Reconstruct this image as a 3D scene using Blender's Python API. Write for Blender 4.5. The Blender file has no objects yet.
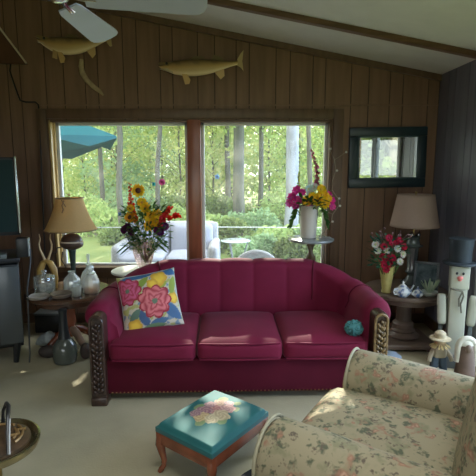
import bpy, bmesh, math, random
import numpy as np
from mathutils import Vector, Matrix, Euler, noise

PI = math.pi
R = math.radians
sc = bpy.context.scene
COL = sc.collection

# ------------------------------------------------------------------ materials
def hexlin(r, g, b):
    f = lambda c: (c / 12.92) if c <= 0.04045 else ((c + 0.055) / 1.055) ** 2.4
    return (f(r / 255), f(g / 255), f(b / 255))

MATS = {}
def mat(name, col, rough=0.6, metal=0.0, vary=0.0, scale=8.0, stretch=(1, 1, 1), bump=0.0, bscale=40.0,
        sheen=0.0, spec=0.5, coat=0.0, col2=None, attr=False, emit=0.0, trans=0.0, coord='Object'):
    m = bpy.data.materials.new(name); m.use_nodes = True
    nt = m.node_tree; N = nt.nodes; L = nt.links
    b = N['Principled BSDF']
    b.inputs['Base Color'].default_value = (*col, 1)
    b.inputs['Roughness'].default_value = rough
    b.inputs['Metallic'].default_value = metal
    b.inputs['Specular IOR Level'].default_value = spec
    b.inputs['Sheen Weight'].default_value = sheen
    b.inputs['Sheen Roughness'].default_value = 0.4
    b.inputs['Coat Weight'].default_value = coat
    b.inputs['Transmission Weight'].default_value = trans
    tc = N.new('ShaderNodeTexCoord'); mp = N.new('ShaderNodeMapping')
    mp.inputs['Scale'].default_value = stretch
    L.new(tc.outputs[coord], mp.inputs['Vector'])
    src = None
    if attr:
        a = N.new('ShaderNodeAttribute'); a.attribute_name = 'Col'
        src = a.outputs['Color']
    if vary > 0:
        nz = N.new('ShaderNodeTexNoise'); nz.inputs['Scale'].default_value = scale
        nz.inputs['Detail'].default_value = 5
        L.new(mp.outputs[0], nz.inputs['Vector'])
        mx = N.new('ShaderNodeMix'); mx.data_type = 'RGBA'
        rmp = N.new('ShaderNodeMapRange'); rmp.inputs[1].default_value = 0.35; rmp.inputs[2].default_value = 0.65
        L.new(nz.outputs['Fac'], rmp.inputs[0]); L.new(rmp.outputs[0], mx.inputs['Factor'])
        if attr:
            mx.blend_type = 'MULTIPLY'
            L.new(src, mx.inputs[6]); mx.inputs[7].default_value = (1 - vary, 1 - vary, 1 - vary, 1)
        else:
            c2 = col2 or tuple(c * (1 - vary) for c in col)
            mx.inputs[6].default_value = (*col, 1); mx.inputs[7].default_value = (*c2, 1)
        src = mx.outputs[2]
    if src is not None:
        L.new(src, b.inputs['Base Color'])
    if bump > 0:
        nb = N.new('ShaderNodeTexNoise'); nb.inputs['Scale'].default_value = bscale; nb.inputs['Detail'].default_value = 3
        L.new(mp.outputs[0], nb.inputs['Vector'])
        bp = N.new('ShaderNodeBump'); bp.inputs['Strength'].default_value = bump; bp.inputs['Distance'].default_value = 0.01
        L.new(nb.outputs['Fac'], bp.inputs['Height']); L.new(bp.outputs[0], b.inputs['Normal'])
    MATS[name] = m
    return m

def leaf_mat(name, c1, c2, trans=0.55):
    m = bpy.data.materials.new(name); m.use_nodes = True
    nt = m.node_tree; N = nt.nodes; L = nt.links
    N.remove(N['Principled BSDF']); out = N['Material Output']
    g = N.new('ShaderNodeNewGeometry')
    mx = N.new('ShaderNodeMix'); mx.data_type = 'RGBA'
    mx.inputs[6].default_value = (*c1, 1); mx.inputs[7].default_value = (*c2, 1)
    L.new(g.outputs['Random Per Island'], mx.inputs['Factor'])
    d = N.new('ShaderNodeBsdfDiffuse'); t = N.new('ShaderNodeBsdfTranslucent')
    L.new(mx.outputs[2], d.inputs['Color']); L.new(mx.outputs[2], t.inputs['Color'])
    s = N.new('ShaderNodeMixShader'); s.inputs[0].default_value = trans
    L.new(d.outputs[0], s.inputs[1]); L.new(t.outputs[0], s.inputs[2])
    L.new(s.outputs[0], out.inputs['Surface'])
    return m

def glass_mat(name, tint=(1, 1, 1), gloss=0.08, rough=0.0, glosscol=(1, 1, 1), veil=0.0):
    m = bpy.data.materials.new(name); m.use_nodes = True
    nt = m.node_tree; N = nt.nodes; L = nt.links
    N.remove(N['Principled BSDF']); out = N['Material Output']
    t = N.new('ShaderNodeBsdfTransparent'); t.inputs['Color'].default_value = (*tint, 1)
    g = N.new('ShaderNodeBsdfGlossy'); g.inputs['Roughness'].default_value = rough; g.inputs['Color'].default_value = (*glosscol, 1)
    lw = N.new('ShaderNodeLayerWeight'); lw.inputs['Blend'].default_value = 0.25
    mr = N.new('ShaderNodeMapRange'); mr.inputs[3].default_value = gloss; mr.inputs[4].default_value = min(1, gloss * 2 + 0.35)
    L.new(lw.outputs['Facing'], mr.inputs[0])
    s = N.new('ShaderNodeMixShader'); L.new(mr.outputs[0], s.inputs[0])
    L.new(t.outputs[0], s.inputs[1]); L.new(g.outputs[0], s.inputs[2])
    top = s
    if veil > 0:                                  # white scattering layer put in for glare haze and glassware glow
        d1_ = N.new('ShaderNodeBsdfDiffuse'); d2_ = N.new('ShaderNodeBsdfTranslucent')
        for q in (d1_, d2_): q.inputs['Color'].default_value = (.92, .95, .93, 1)
        dm = N.new('ShaderNodeMixShader'); dm.inputs[0].default_value = .6; L.new(d1_.outputs[0], dm.inputs[1]); L.new(d2_.outputs[0], dm.inputs[2])
        top = N.new('ShaderNodeMixShader'); top.inputs[0].default_value = veil
        L.new(s.outputs[0], top.inputs[1]); L.new(dm.outputs[0], top.inputs[2])
    L.new(top.outputs[0], out.inputs['Surface'])
    return m

# ------------------------------------------------------------------ mesh builder
class MB:
    def __init__(s):
        s.v = []; s.f = []; s.mi = []; s.c = []
    def add(s, vs, fs, mi=0, col=None):
        b = len(s.v)
        s.v.extend([tuple(v) for v in vs])
        s.f.extend([tuple(b + i for i in f) for f in fs]); s.mi.extend([mi] * len(fs))
        if col is None: s.c.extend([(1, 1, 1)] * len(vs))
        elif callable(col): s.c.extend([col(Vector(v)) for v in vs])
        elif len(col) == len(vs) and not isinstance(col[0], (int, float)): s.c.extend(col)
        else: s.c.extend([col] * len(vs))
        return s
    def box(s, c, d, rot=None, mi=0, bev=0.0, col=None):
        bm = bmesh.new(); bmesh.ops.create_cube(bm, size=1)
        for v in bm.verts: v.co = Vector((v.co.x * d[0], v.co.y * d[1], v.co.z * d[2]))
        if bev > 0: bmesh.ops.bevel(bm, geom=list(bm.edges), offset=bev, segments=2, affect='EDGES', profile=0.5)
        M = (Euler(rot).to_matrix() if rot is not None else Matrix.Identity(3))
        bm.verts.index_update()
        vs = [M @ v.co + Vector(c) for v in bm.verts]; fs = [[v.index for v in f.verts] for f in bm.faces]
        bm.free(); return s.add(vs, fs, mi, col)
    def lathe(s, prof, seg=24, c=(0, 0, 0), mi=0, sx=1, sy=1, col=None, fn=None):
        vs = []; fs = []
        for (r, z) in prof:
            for k in range(seg):
                a = 2 * PI * k / seg; rr = r if fn is None else r * fn(a, z)
                vs.append((c[0] + rr * math.cos(a) * sx, c[1] + rr * math.sin(a) * sy, c[2] + z))
        n = len(prof)
        for i in range(n - 1):
            for k in range(seg):
                k2 = (k + 1) % seg
                fs.append((i * seg + k, i * seg + k2, (i + 1) * seg + k2, (i + 1) * seg + k))
        if prof[0][0] > 1e-5: fs.append(tuple(reversed(range(seg))))
        if prof[-1][0] > 1e-5: fs.append(tuple((n - 1) * seg + k for k in range(seg)))
        return s.add(vs, fs, mi, col)
    def tube(s, pts, rad, seg=8, mi=0, closed=False, col=None, flat=1.0):
        pts = [Vector(p) for p in pts]; n = len(pts)
        if not isinstance(rad, (list, tuple)): rad = [rad] * n
        vs = []; fs = []
        t0 = (pts[1] - pts[0]).normalized()
        up = Vector((0, 0, 1)) if abs(t0.z) < 0.9 else Vector((0, 1, 0))
        nx = t0.cross(up).normalized()
        for i in range(n):
            if closed: t = (pts[(i + 1) % n] - pts[i - 1]).normalized()
            else: t = (pts[min(i + 1, n - 1)] - pts[max(i - 1, 0)]).normalized()
            nx = (nx - t * nx.dot(t))
            nx = nx.normalized() if nx.length > 1e-6 else t.orthogonal().normalized()
            ny = t.cross(nx)
            for k in range(seg):
                a = 2 * PI * k / seg
                vs.append(pts[i] + (nx * math.cos(a) + ny * math.sin(a) * flat) * rad[i])
        m = n if closed else n - 1
        for i in range(m):
            for k in range(seg):
                k2 = (k + 1) % seg; j = (i + 1) % n
                fs.append((i * seg + k, i * seg + k2, j * seg + k2, j * seg + k))
        if not closed:
            fs.append(tuple(reversed(range(seg)))); fs.append(tuple((n - 1) * seg + k for k in range(seg)))
        return s.add(vs, fs, mi, col)
    def ell(s, c, r, seg=12, rings=8, rot=None, mi=0, col=None):
        if isinstance(r, (int, float)): r = (r, r, r)
        M = (Euler(rot).to_matrix() if rot is not None else Matrix.Identity(3)); C = Vector(c)
        vs = [C + M @ Vector((0, 0, -r[2]))]
        for i in range(1, rings):
            p = -PI / 2 + PI * i / rings
            for k in range(seg):
                a = 2 * PI * k / seg
                vs.append(C + M @ Vector((r[0] * math.cos(p) * math.cos(a), r[1] * math.cos(p) * math.sin(a), r[2] * math.sin(p))))
        vs.append(C + M @ Vector((0, 0, r[2])))
        fs = []
        for k in range(seg):
            fs.append((0, 1 + (k + 1) % seg, 1 + k))
            fs.append((len(vs) - 1, 1 + (rings - 2) * seg + k, 1 + (rings - 2) * seg + (k + 1) % seg))
        for i in range(rings - 2):
            for k in range(seg):
                k2 = (k + 1) % seg
                fs.append((1 + i * seg + k, 1 + i * seg + k2, 1 + (i + 1) * seg + k2, 1 + (i + 1) * seg + k))
        return s.add(vs, fs, mi, col)
    def rbox(s, c, d, r, n=10, puff=(0, 0, 0), rot=None, mi=0, col=None, fn=None):
        """rounded box with puffed faces"""
        M = (Euler(rot).to_matrix() if rot is not None else Matrix.Identity(3)); C = Vector(c)
        bm = bmesh.new(); bmesh.ops.create_cube(bm, size=2)
        bmesh.ops.subdivide_edges(bm, edges=list(bm.edges), cuts=n - 1, use_grid_fill=True)
        h = Vector(d) / 2; pts = []
        bm.verts.index_update()
        for v in bm.verts:
            q = v.co.copy()
            w = lambda t: math.copysign(min(1, abs(t)) ** 0.8, t)
            e = Vector((w(q.x) * h.x, w(q.y) * h.y, w(q.z) * h.z))
            inner = Vector((max(-h.x + r, min(h.x - r, e.x)), max(-h.y + r, min(h.y - r, e.y)), max(-h.z + r, min(h.z - r, e.z))))
            dd = e - inner
            if dd.length > 1e-7: e = inner + dd.normalized() * r
            ux, uy, uz = (1 - q.x * q.x), (1 - q.y * q.y), (1 - q.z * q.z)
            if abs(q.z) > 0.99: e.z += math.copysign(puff[2] * ux * uy, q.z)
            if abs(q.y) > 0.99: e.y += math.copysign(puff[1] * ux * uz, q.y)
            if abs(q.x) > 0.99: e.x += math.copysign(puff[0] * uy * uz, q.x)
            if fn: e = fn(e, q)
            pts.append(C + M @ e)
        fs = [[v.index for v in f.verts] for f in bm.faces]
        bm.free(); return s.add(pts, fs, mi, col)
    def prism(s, poly, axis, a0, a1, mi=0, col=None):
        """extrude a 2-D polygon; axis 'y': poly in (x,z); 'z': (x,y); 'x': (y,z)"""
        def P(p, a):
            return {'y': (p[0], a, p[1]), 'z': (p[0], p[1], a), 'x': (a, p[0], p[1])}[axis]
        n = len(poly); vs = [P(p, a0) for p in poly] + [P(p, a1) for p in poly]
        fs = [tuple(range(n)), tuple(reversed(range(n, 2 * n)))] + [(i, i + n, (i + 1) % n + n, (i + 1) % n) for i in range(n)]
        return s.add(vs, fs, mi, col)
    def petal(s, c, direction, normal, ln, wd, mi=0, col=None, cup=0.15, th=0.0):
        """a curved petal or leaf: 2x4 grid"""
        d = Vector(direction).normalized(); nn = Vector(normal)
        nn = (nn - d * nn.dot(d)); nn = nn.normalized() if nn.length > 1e-5 else d.orthogonal().normalized()
        w = d.cross(nn); C = Vector(c); vs = []; fs = []
        prof = [(0, .18), (.3, .75), (.62, 1.0), (.88, .62), (1.0, .12)]
        for (t, k) in prof:
            for e in (-1, 0, 1):
                vs.append(C + d * ln * t + w * wd * 0.5 * k * e + nn * ln * cup * (t * t * 0.9 + (0.25 * k * (abs(e)) )))
        for i in range(len(prof) - 1):
            for e in range(2):
                a = i * 3 + e; fs.append((a, a + 1, a + 4, a + 3))
        return s.add(vs, fs, mi, col)
    def build(s, name, m, parent=None, smooth=True, angle=40, loc=None, rot=None):
        me = bpy.data.meshes.new(name)
        me.from_pydata(s.v, [], s.f)
        for x in (m if isinstance(m, (list, tuple)) else [m]): me.materials.append(x)
        if any(s.mi): me.polygons.foreach_set('material_index', s.mi)
        if any(c != (1, 1, 1) for c in s.c):
            at = me.color_attributes.new('Col', 'FLOAT_COLOR', 'POINT')
            at.data.foreach_set('color', np.array([(*c, 1.0) for c in s.c], dtype=np.float32).ravel())
        me.validate(); me.update()
        bm = bmesh.new(); bm.from_mesh(me); bmesh.ops.recalc_face_normals(bm, faces=list(bm.faces)); bm.to_mesh(me); bm.free()
        if smooth:
            me.shade_smooth(); me.set_sharp_from_angle(angle=R(angle))
        o = bpy.data.objects.new(name, me); COL.objects.link(o)
        if parent is not None: o.parent = parent
        if loc is not None: o.location = loc
        if rot is not None: o.rotation_euler = rot
        return o

def thing(name, label, cat, loc=(0, 0, 0), rz=0.0, group=None, rot=None):
    o = bpy.data.objects.new(name, None); COL.objects.link(o); o.empty_display_size = 0.1
    o.location = loc; o.rotation_euler = rot if rot is not None else (0, 0, rz)
    o['label'] = label; o['category'] = cat
    if group: o['group'] = group
    return o
def tag(o, label, cat, group=None):
    o['label'] = label; o['category'] = cat
    if group: o['group'] = group
    return o
def struct(o):
    o['kind'] = 'structure'; return o
def children(o): return [c for c in bpy.data.objects if c.parent == o]
def copy_tree(o, parent=None):
    c = o.copy(); COL.objects.link(c)
    if parent is not None: c.parent = parent
    for ch in children(o): copy_tree(ch, c)
    return c
def arc(cx, cy, r, a0, a1, n):
    return [(cx + r * math.cos(a0 + (a1 - a0) * i / n), cy + r * math.sin(a0 + (a1 - a0) * i / n)) for i in range(n + 1)]
def smooth(a, b, x):
    t = max(0, min(1, (x - a) / (b - a))); return t * t * (3 - 2 * t)
def mixc(a, b, t): return tuple(a[i] * (1 - t) + b[i] * t for i in range(3))

# ------------------------------------------------------------------ palette
M_panel = mat('panel_wood', (0.225, 0.130, 0.078), 0.5, vary=0.22, scale=3, stretch=(6, 6, 0.5), bump=0.1, bscale=14, spec=0.35)
M_panel_bluecast = mat('panel_bluecast', (0.17, 0.17, 0.215), 0.45, vary=0.18, scale=3, stretch=(6, 6, 0.5), spec=0.4)  # panelling with the bluish daylight cast put into its colour
M_groove = mat('groove', (0.045, 0.026, 0.016), 0.8)
M_ceil = mat('ceiling_paint', (0.66, 0.66, 0.62), 0.85, vary=0.06, scale=6, bump=0.15, bscale=60)
M_beam = mat('beam_wood', (0.16, 0.085, 0.04), 0.5, vary=0.4, scale=4, stretch=(.5, 6, 6))
M_floor = mat('floor_carpet', (0.44, 0.40, 0.27), 0.38, vary=0.22, scale=2.6, bump=0.12, bscale=90, spec=0.45)
M_trim = mat('window_trim', (0.15, 0.085, 0.048), 0.45, vary=0.3, scale=4, stretch=(4, 4, .6))
M_jamb_lit = mat('window_jamb', (0.62, 0.42, 0.16), 0.4, vary=0.25, scale=4, stretch=(4, 4, .6))  # golden daylight on the left jamb put into its colour
M_mull = mat('mullion_wood', (0.30, 0.095, 0.045), 0.28, vary=0.3, scale=4, stretch=(4, 4, .6), spec=0.6)
M_vinyl = mat('sash_vinyl', (0.62, 0.62, 0.58), 0.4)
M_black = mat('black_satin', (0.012, 0.013, 0.014), 0.35)
M_darkwood = mat('dark_wood', (0.055, 0.028, 0.018), 0.28, vary=0.4, scale=6, stretch=(2, 2, 8), spec=0.6)
M_tablewood = mat('table_wood', (0.12, 0.06, 0.035), 0.25, vary=0.35, scale=6, stretch=(1, 6, 1), spec=0.6)
M_greywood = mat('grey_brown_wood', (0.16, 0.115, 0.09), 0.4, vary=0.3, scale=6, stretch=(1, 6, 1))  # grey-brown wood of the second pedestal table
M_redwood = mat('red_brown_wood', (0.23, 0.065, 0.03), 0.25, vary=0.35, scale=6, stretch=(2, 2, 4), spec=0.6)
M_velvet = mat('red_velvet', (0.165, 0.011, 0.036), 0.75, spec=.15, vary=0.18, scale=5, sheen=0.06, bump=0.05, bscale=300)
M_velvet_shaded = mat('red_velvet_apron', (0.085, 0.005, 0.016), 0.8, spec=.15, vary=0.15, scale=5, sheen=0.03)  # darker velvet copy: nap, plus the apron's shade put into the colour
M_brass = mat('brass', (0.45, 0.33, 0.13), 0.28, metal=1.0, vary=0.3, scale=14)
M_chrome = mat('chrome', (0.75, 0.75, 0.76), 0.12, metal=1.0)
M_carve = mat('carved_wood', (0.055, 0.028, 0.017), 0.35, vary=0.5, scale=30, spec=0.6)
M_carve_lit = mat('carved_wood_lit', (0.30, 0.20, 0.09), 0.4, vary=0.6, scale=30, spec=0.5)  # carved wood with the light on one post put into its colour
M_white = mat('white_paint', (0.72, 0.70, 0.64), 0.5, vary=0.08, scale=10)
M_attr = mat('patterned', (1, 1, 1), 0.75, attr=True)
M_attr_gl = mat('painted_gloss', (1, 1, 1), 0.35, attr=True)
M_glass = glass_mat('clear_glass', (0.93, 0.97, 0.95), 0.16, 0.03, veil=.14)
M_pane = glass_mat('window_glass', (0.97, 0.985, 0.97), 0.012, 0.0, veil=.06)  # white layer stands in for the glare haze on the panes
M_pane_clear = glass_mat('door_glass', (0.97, 0.985, 0.97), 0.012, 0.0)
M_green_glass = glass_mat('green_bottle_glass', (0.55, 0.68, 0.60), 0.16, 0.03)
M_mirror = mat('mirror_silver', (0.86, 0.9, 0.86), 0.02, metal=1.0)
M_leafdark = leaf_mat('bouquet_leaf', (0.03, 0.09, 0.025), (0.09, 0.16, 0.04), 0.3)

# ------------------------------------------------------------------ the room
WY = 4.4; XR = 1.857; XL = -2.85; YF = -3.2
def ceil_z(x): return 2.366 - 0.192 * (x - XR)
struct(MB().box(((XL + XR) / 2, (YF + WY) / 2, -0.05), (XR - XL + .4, WY - YF + .4, 0.1)).build('floor', M_floor))
# sloped ceiling
SX0, SX1, SY0, SY1 = -.75, .95, .35, 1.75               # added unseen skylight, lighting the room from above
m_ = MB()
xs = [XL - .15, SX0, SX1, XR + .15]; ys = [YF - .2, SY0, SY1, WY + .2]
for i in range(3):
    for j in range(3):
        if i == 1 and j == 1: continue
        m_.add([(x, y, ceil_z(x) + t) for t in (0, .12) for (x, y) in ((xs[i], ys[j]), (xs[i + 1], ys[j]), (xs[i + 1], ys[j + 1]), (xs[i], ys[j + 1]))],
               [(0, 1, 2, 3), (7, 6, 5, 4), (0, 4, 5, 1), (1, 5, 6, 2), (2, 6, 7, 3), (3, 7, 4, 0)])
struct(m_.build('ceiling', M_ceil, smooth=False))

WX0, WX1, WZ0, WZ1 = -1.765, 0.875, 0.56, 1.965          # opening of the big window
GP = 0.012
def plank_wall(fixed, axis, a0, a1, z0, ztop, holes, mats, name, depth=0.03, thick=0.14, sgn=1, seed=1, offs=0.0):
    """panelled wall: raised planks of random width in front of a dark backing, openings cut out"""
    rnd = random.Random(seed); m = MB()
    g = a0 + offs; edges = [a0]
    pat = [0.115, 0.24, 0.125, 0.215, 0.12, 0.235, 0.16, 0.19]
    i = 0
    while g < a1 - 0.05:
        g += pat[i % len(pat)] + rnd.uniform(-.008, .008); i += 1
        if g < a1 - 0.03: edges.append(g)
    edges.append(a1)
    def slab(u0, u1, w0, w1, d0, d1, mi):
        zt0 = ztop(u0) if callable(ztop) else ztop; zt1 = ztop(u1) if callable(ztop) else ztop
        wa, wb = (w1, w1) if w1 is not None else (zt0, zt1)
        if axis == 'x': P = lambda u, w, d: (u, fixed + sgn * d, w)
        else: P = lambda u, w, d: (fixed + sgn * d, u, w)
        vs = [P(u0, w0, d0), P(u1, w0, d0), P(u1, wb, d0), P(u0, wa, d0), P(u0, w0, d1), P(u1, w0, d1), P(u1, wb, d1), P(u0, wa, d1)]
        m.add(vs, [(0, 1, 2, 3), (7, 6, 5, 4), (0, 4, 5, 1), (1, 5, 6, 2), (2, 6, 7, 3), (3, 7, 4, 0)], mi)
    def cut(u0, u1, d0, d1, mi):
        us = sorted({u0, u1, *[h for q in holes for h in q[:2] if u0 < h < u1]})
        for p, q in zip(us[:-1], us[1:]):
            mid = (p + q) / 2; hs = [h for h in holes if h[0] < mid < h[1]]
            z = z0
            for h in sorted(hs, key=lambda h: h[2]):
                if h[2] > z + 1e-4: slab(p, q, z, h[2], d0, d1, mi)
                z = h[3]
            slab(p, q, z, None, d0, d1, mi)
    for p, q in zip(edges[:-1], edges[1:]):
        cut(p + GP * .35, q - GP * .35, 0.0, 0.008, 0)
    cut(a0 - .14, a1 + .14, 0.006, thick, 1)
    return struct(m.build(name, mats, smooth=False))

plank_wall(WY, 'x', XL, XR, 0, lambda x: ceil_z(x) + .03, [(WX0, WX1, WZ0, WZ1)], [M_panel, M_groove], 'wall_back', seed=4, offs=0.06)
DY0, DY1, DZ1 = 1.15, 3.38, 2.08                        # glazed door opening of the side wall
plank_wall(XR, 'y', YF, WY, 0, ceil_z(XR) + .02, [(DY0, DY1, 0.0, DZ1)], [M_panel_bluecast, M_groove], 'wall_right', seed=7)
plank_wall(XL, 'y', YF, WY, 0, ceil_z(XL) + .02, [], [M_panel, M_groove], 'wall_left', sgn=-1, seed=9)
FX0, FX1, FZ0, FZ1 = -2.35, 1.6, 0.35, 2.25
plank_wall(YF, 'x', XL, XR, 0, lambda x: ceil_z(x) + .03, [(FX0, FX1, FZ0, FZ1)], [M_panel, M_groove], 'wall_front', sgn=-1, seed=11)

# window_1: the two-pane picture window
w1 = bpy.data.objects.new('window_1', None); COL.objects.link(w1); struct(w1)
def wbox(x0, x1, y0, y1, z0, z1, mb): mb.box(((x0 + x1) / 2, (y0 + y1) / 2, (z0 + z1) / 2), (x1 - x0, y1 - y0, z1 - z0), bev=0.004)
c = MB()
wbox(WX0 - .105, WX0 - .012, WY - .022, WY + .0, WZ0 - .1, WZ1 + .1, c); wbox(WX1 + .012, WX1 + .105, WY - .022, WY, WZ0 - .1, WZ1 + .1, c)
wbox(WX0 - .012, WX1 + .012, WY - .022, WY, WZ1 + .012, WZ1 + .1, c); wbox(WX0 - .012, WX1 + .012, WY - .022, WY, WZ0 - .1, WZ0 - .03, c)
c.build('window_casing', M_trim, w1)
c = MB()
wbox(WX0, WX0 + .022, WY - .012, WY + .13, WZ0, WZ1, c); wbox(WX0 + .022, WX0 + .04, WY + .035, WY + .13, WZ0, WZ1, c)
c.build('window_jamb', M_jamb_lit, w1)
c = MB()
wbox(WX1 - .022, WX1, WY - .012, WY + .13, WZ0, WZ1, c); wbox(WX0, WX1, WY - .012, WY + .13, WZ1 - .02, WZ1, c)
c.build('window_jamb', M_trim, w1)
c = MB(); wbox(WX0 - .02, WX1 + .02, WY - .05, WY + .13, WZ0 - .03, WZ0 + .012, c); c.build('window_sill', M_trim, w1)
c = MB(); wbox(-0.475, -0.35, WY - .02, WY + .12, WZ0, WZ1, c); c.build('mullion', M_mull, w1)
for x0, x1 in ((WX0 + .04, -.475), (-.35, WX1 - .022)):
    c = MB()
    wbox(x0, x0 + .03, WY + .06, WY + .1, WZ0, WZ1, c); wbox(x1 - .03, x1, WY + .06, WY + .1, WZ0, WZ1, c)
    wbox(x0, x1, WY + .06, WY + .1, WZ1 - .045, WZ1 - .015, c); wbox(x0, x1, WY + .06, WY + .1, WZ0, WZ0 + .03, c)
    c.build('sash', M_vinyl, w1)
    c = MB(); c.add([(x0 + .02, WY + .08, WZ0 + .02), (x1 - .02, WY + .08, WZ0 + .02), (x1 - .02, WY + .08, WZ1 - .03), (x0 + .02, WY + .08, WZ1 - .03)], [(0, 1, 2, 3)])
    c.build('glass_pane', M_pane, w1, smooth=False)
# window_added_rear: wide windows added behind the viewer, unseen, to fill the room with light
w2 = bpy.data.objects.new('window_added_rear', None); COL.objects.link(w2); struct(w2)
c = MB()
for x in (FX0 + .03, (FX0 + FX1) / 2, FX1 - .03): wbox(x - .035, x + .035, YF - .1, YF + .02, FZ0, FZ1, c)
for z in (FZ0 + .03, FZ1 - .03): wbox(FX0, FX1, YF - .1, YF + .02, z - .035, z + .035, c)
c.build('window_frame', M_trim, w2)
c = MB()
for x0, x1 in ((FX0 + .06, (FX0 + FX1) / 2 - .03), ((FX0 + FX1) / 2 + .03, FX1 - .06)):
    c.add([(x0, YF - .05, FZ0 + .06), (x1, YF - .05, FZ0 + .06), (x1, YF - .05, FZ1 - .06), (x0, YF - .05, FZ1 - .06)], [(0, 1, 2, 3)])
c.build('glass_pane', M_pane_clear, w2, smooth=False)
w3 = bpy.data.objects.new('window_added_top', None); COL.objects.link(w3); struct(w3)  # added skylight, unseen, lets light in from above
c = MB()
for x in (SX0 + .02, SX1 - .02): c.box((x, (SY0 + SY1) / 2, ceil_z(x) + .10), (.05, SY1 - SY0, .12), bev=.004)
for y in (SY0 + .02, SY1 - .02): c.box(((SX0 + SX1) / 2, y, ceil_z((SX0 + SX1) / 2) + .10), (SX1 - SX0, .05, .12), (0, math.atan(.192), 0), bev=.004)
c.build('window_frame', M_white, w3)
c = MB(); c.add([(x, y, ceil_z(x) + .11) for x, y in ((SX0, SY0), (SX1, SY0), (SX1, SY1), (SX0, SY1))], [(0, 1, 2, 3)]); c.build('glass_pane', M_pane_clear, w3, smooth=False)
# door_1: the glazed patio door in the side wall, just out of frame, seen in the mirror
d1 = bpy.data.objects.new('door_1', None); COL.objects.link(d1); struct(d1)
c = MB()
def dbox(y0, y1, x0, x1, z0, z1, mb): mb.box(((x0 + x1) / 2, (y0 + y1) / 2, (z0 + z1) / 2), (x1 - x0, y1 - y0, z1 - z0), bev=0.004)
dbox(DY1, DY1 + .09, XR - .02, XR + .0, 0, DZ1 + .09, c); dbox(DY0 - .09, DY0, XR - .02, XR, 0, DZ1 + .09, c); dbox(DY0, DY1, XR - .02, XR, DZ1, DZ1 + .09, c)
c.build('door_casing', mat('door_casing_grey', (0.42, 0.42, 0.44), 0.5), d1)
c = MB()
for y in (DY0 + .05, 2.18, 2.3, DY1 - .05): dbox(y - .045, y + .045, XR + .04, XR + .09, 0, DZ1, c)
dbox(DY0, DY1, XR + .04, XR + .09, 0, .12, c); dbox(DY0, DY1, XR + .04, XR + .09, DZ1 - .1, DZ1, c)
c.build('door_frame', mat('door_frame_dark', (0.10, 0.11, 0.12), 0.5), d1)
c = MB()
for y0, y1 in ((DY0 + .09, 2.14), (2.34, DY1 - .09)):
    c.add([(XR + .065, y0, .12), (XR + .065, y1, .12), (XR + .065, y1, DZ1 - .1), (XR + .065, y0, DZ1 - .1)], [(0, 1, 2, 3)])
c.build('glass_pane', M_pane_clear, d1, smooth=False)

# trims
c = MB(); zt = lambda x: ceil_z(x)
for x0, x1 in ((XL, XR),):
    vs = []
    for x in (x0, x1):
        vs += [(x, WY - .03, zt(x) - .055), (x, WY + .001, zt(x) - .055), (x, WY + .001, zt(x)), (x, WY - .03, zt(x))]
    c.add(vs, [(0, 1, 2, 3), (7, 6, 5, 4), (0, 4, 5, 1), (1, 5, 6, 2), (2, 6, 7, 3), (3, 7, 4, 0)])
struct(c.build('trim_1', M_trim, smooth=False))
for n, y in ((2, 3.6), (3, 2.4)):
    c = MB(); vs = []
    for x in (XL, XR):
        vs += [(x, y - .03, zt(x) - .04), (x, y + .03, zt(x) - .04), (x, y + .03, zt(x) + .01), (x, y - .03, zt(x) + .01)]
    c.add(vs, [(0, 1, 2, 3), (7, 6, 5, 4), (0, 4, 5, 1), (1, 5, 6, 2), (2, 6, 7, 3), (3, 7, 4, 0)])
    struct(c.build('trim_%d' % n, M_beam, smooth=False))
struct(MB().box(((-1.84 + XR) / 2, WY - .004, 2.1), (XR + 1.84, .008, .012)).build('trim_4', M_panel))
struct(MB().box(((XL + XR) / 2, WY - .008, .05), (XR - XL, .016, .1), bev=.003).build('baseboard_back', M_trim))
struct(MB().box((XR - .008, (DY1 + .09 + WY) / 2, .05), (.016, WY - DY1 - .09, .1), bev=.003).build('baseboard_right', M_trim))

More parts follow.
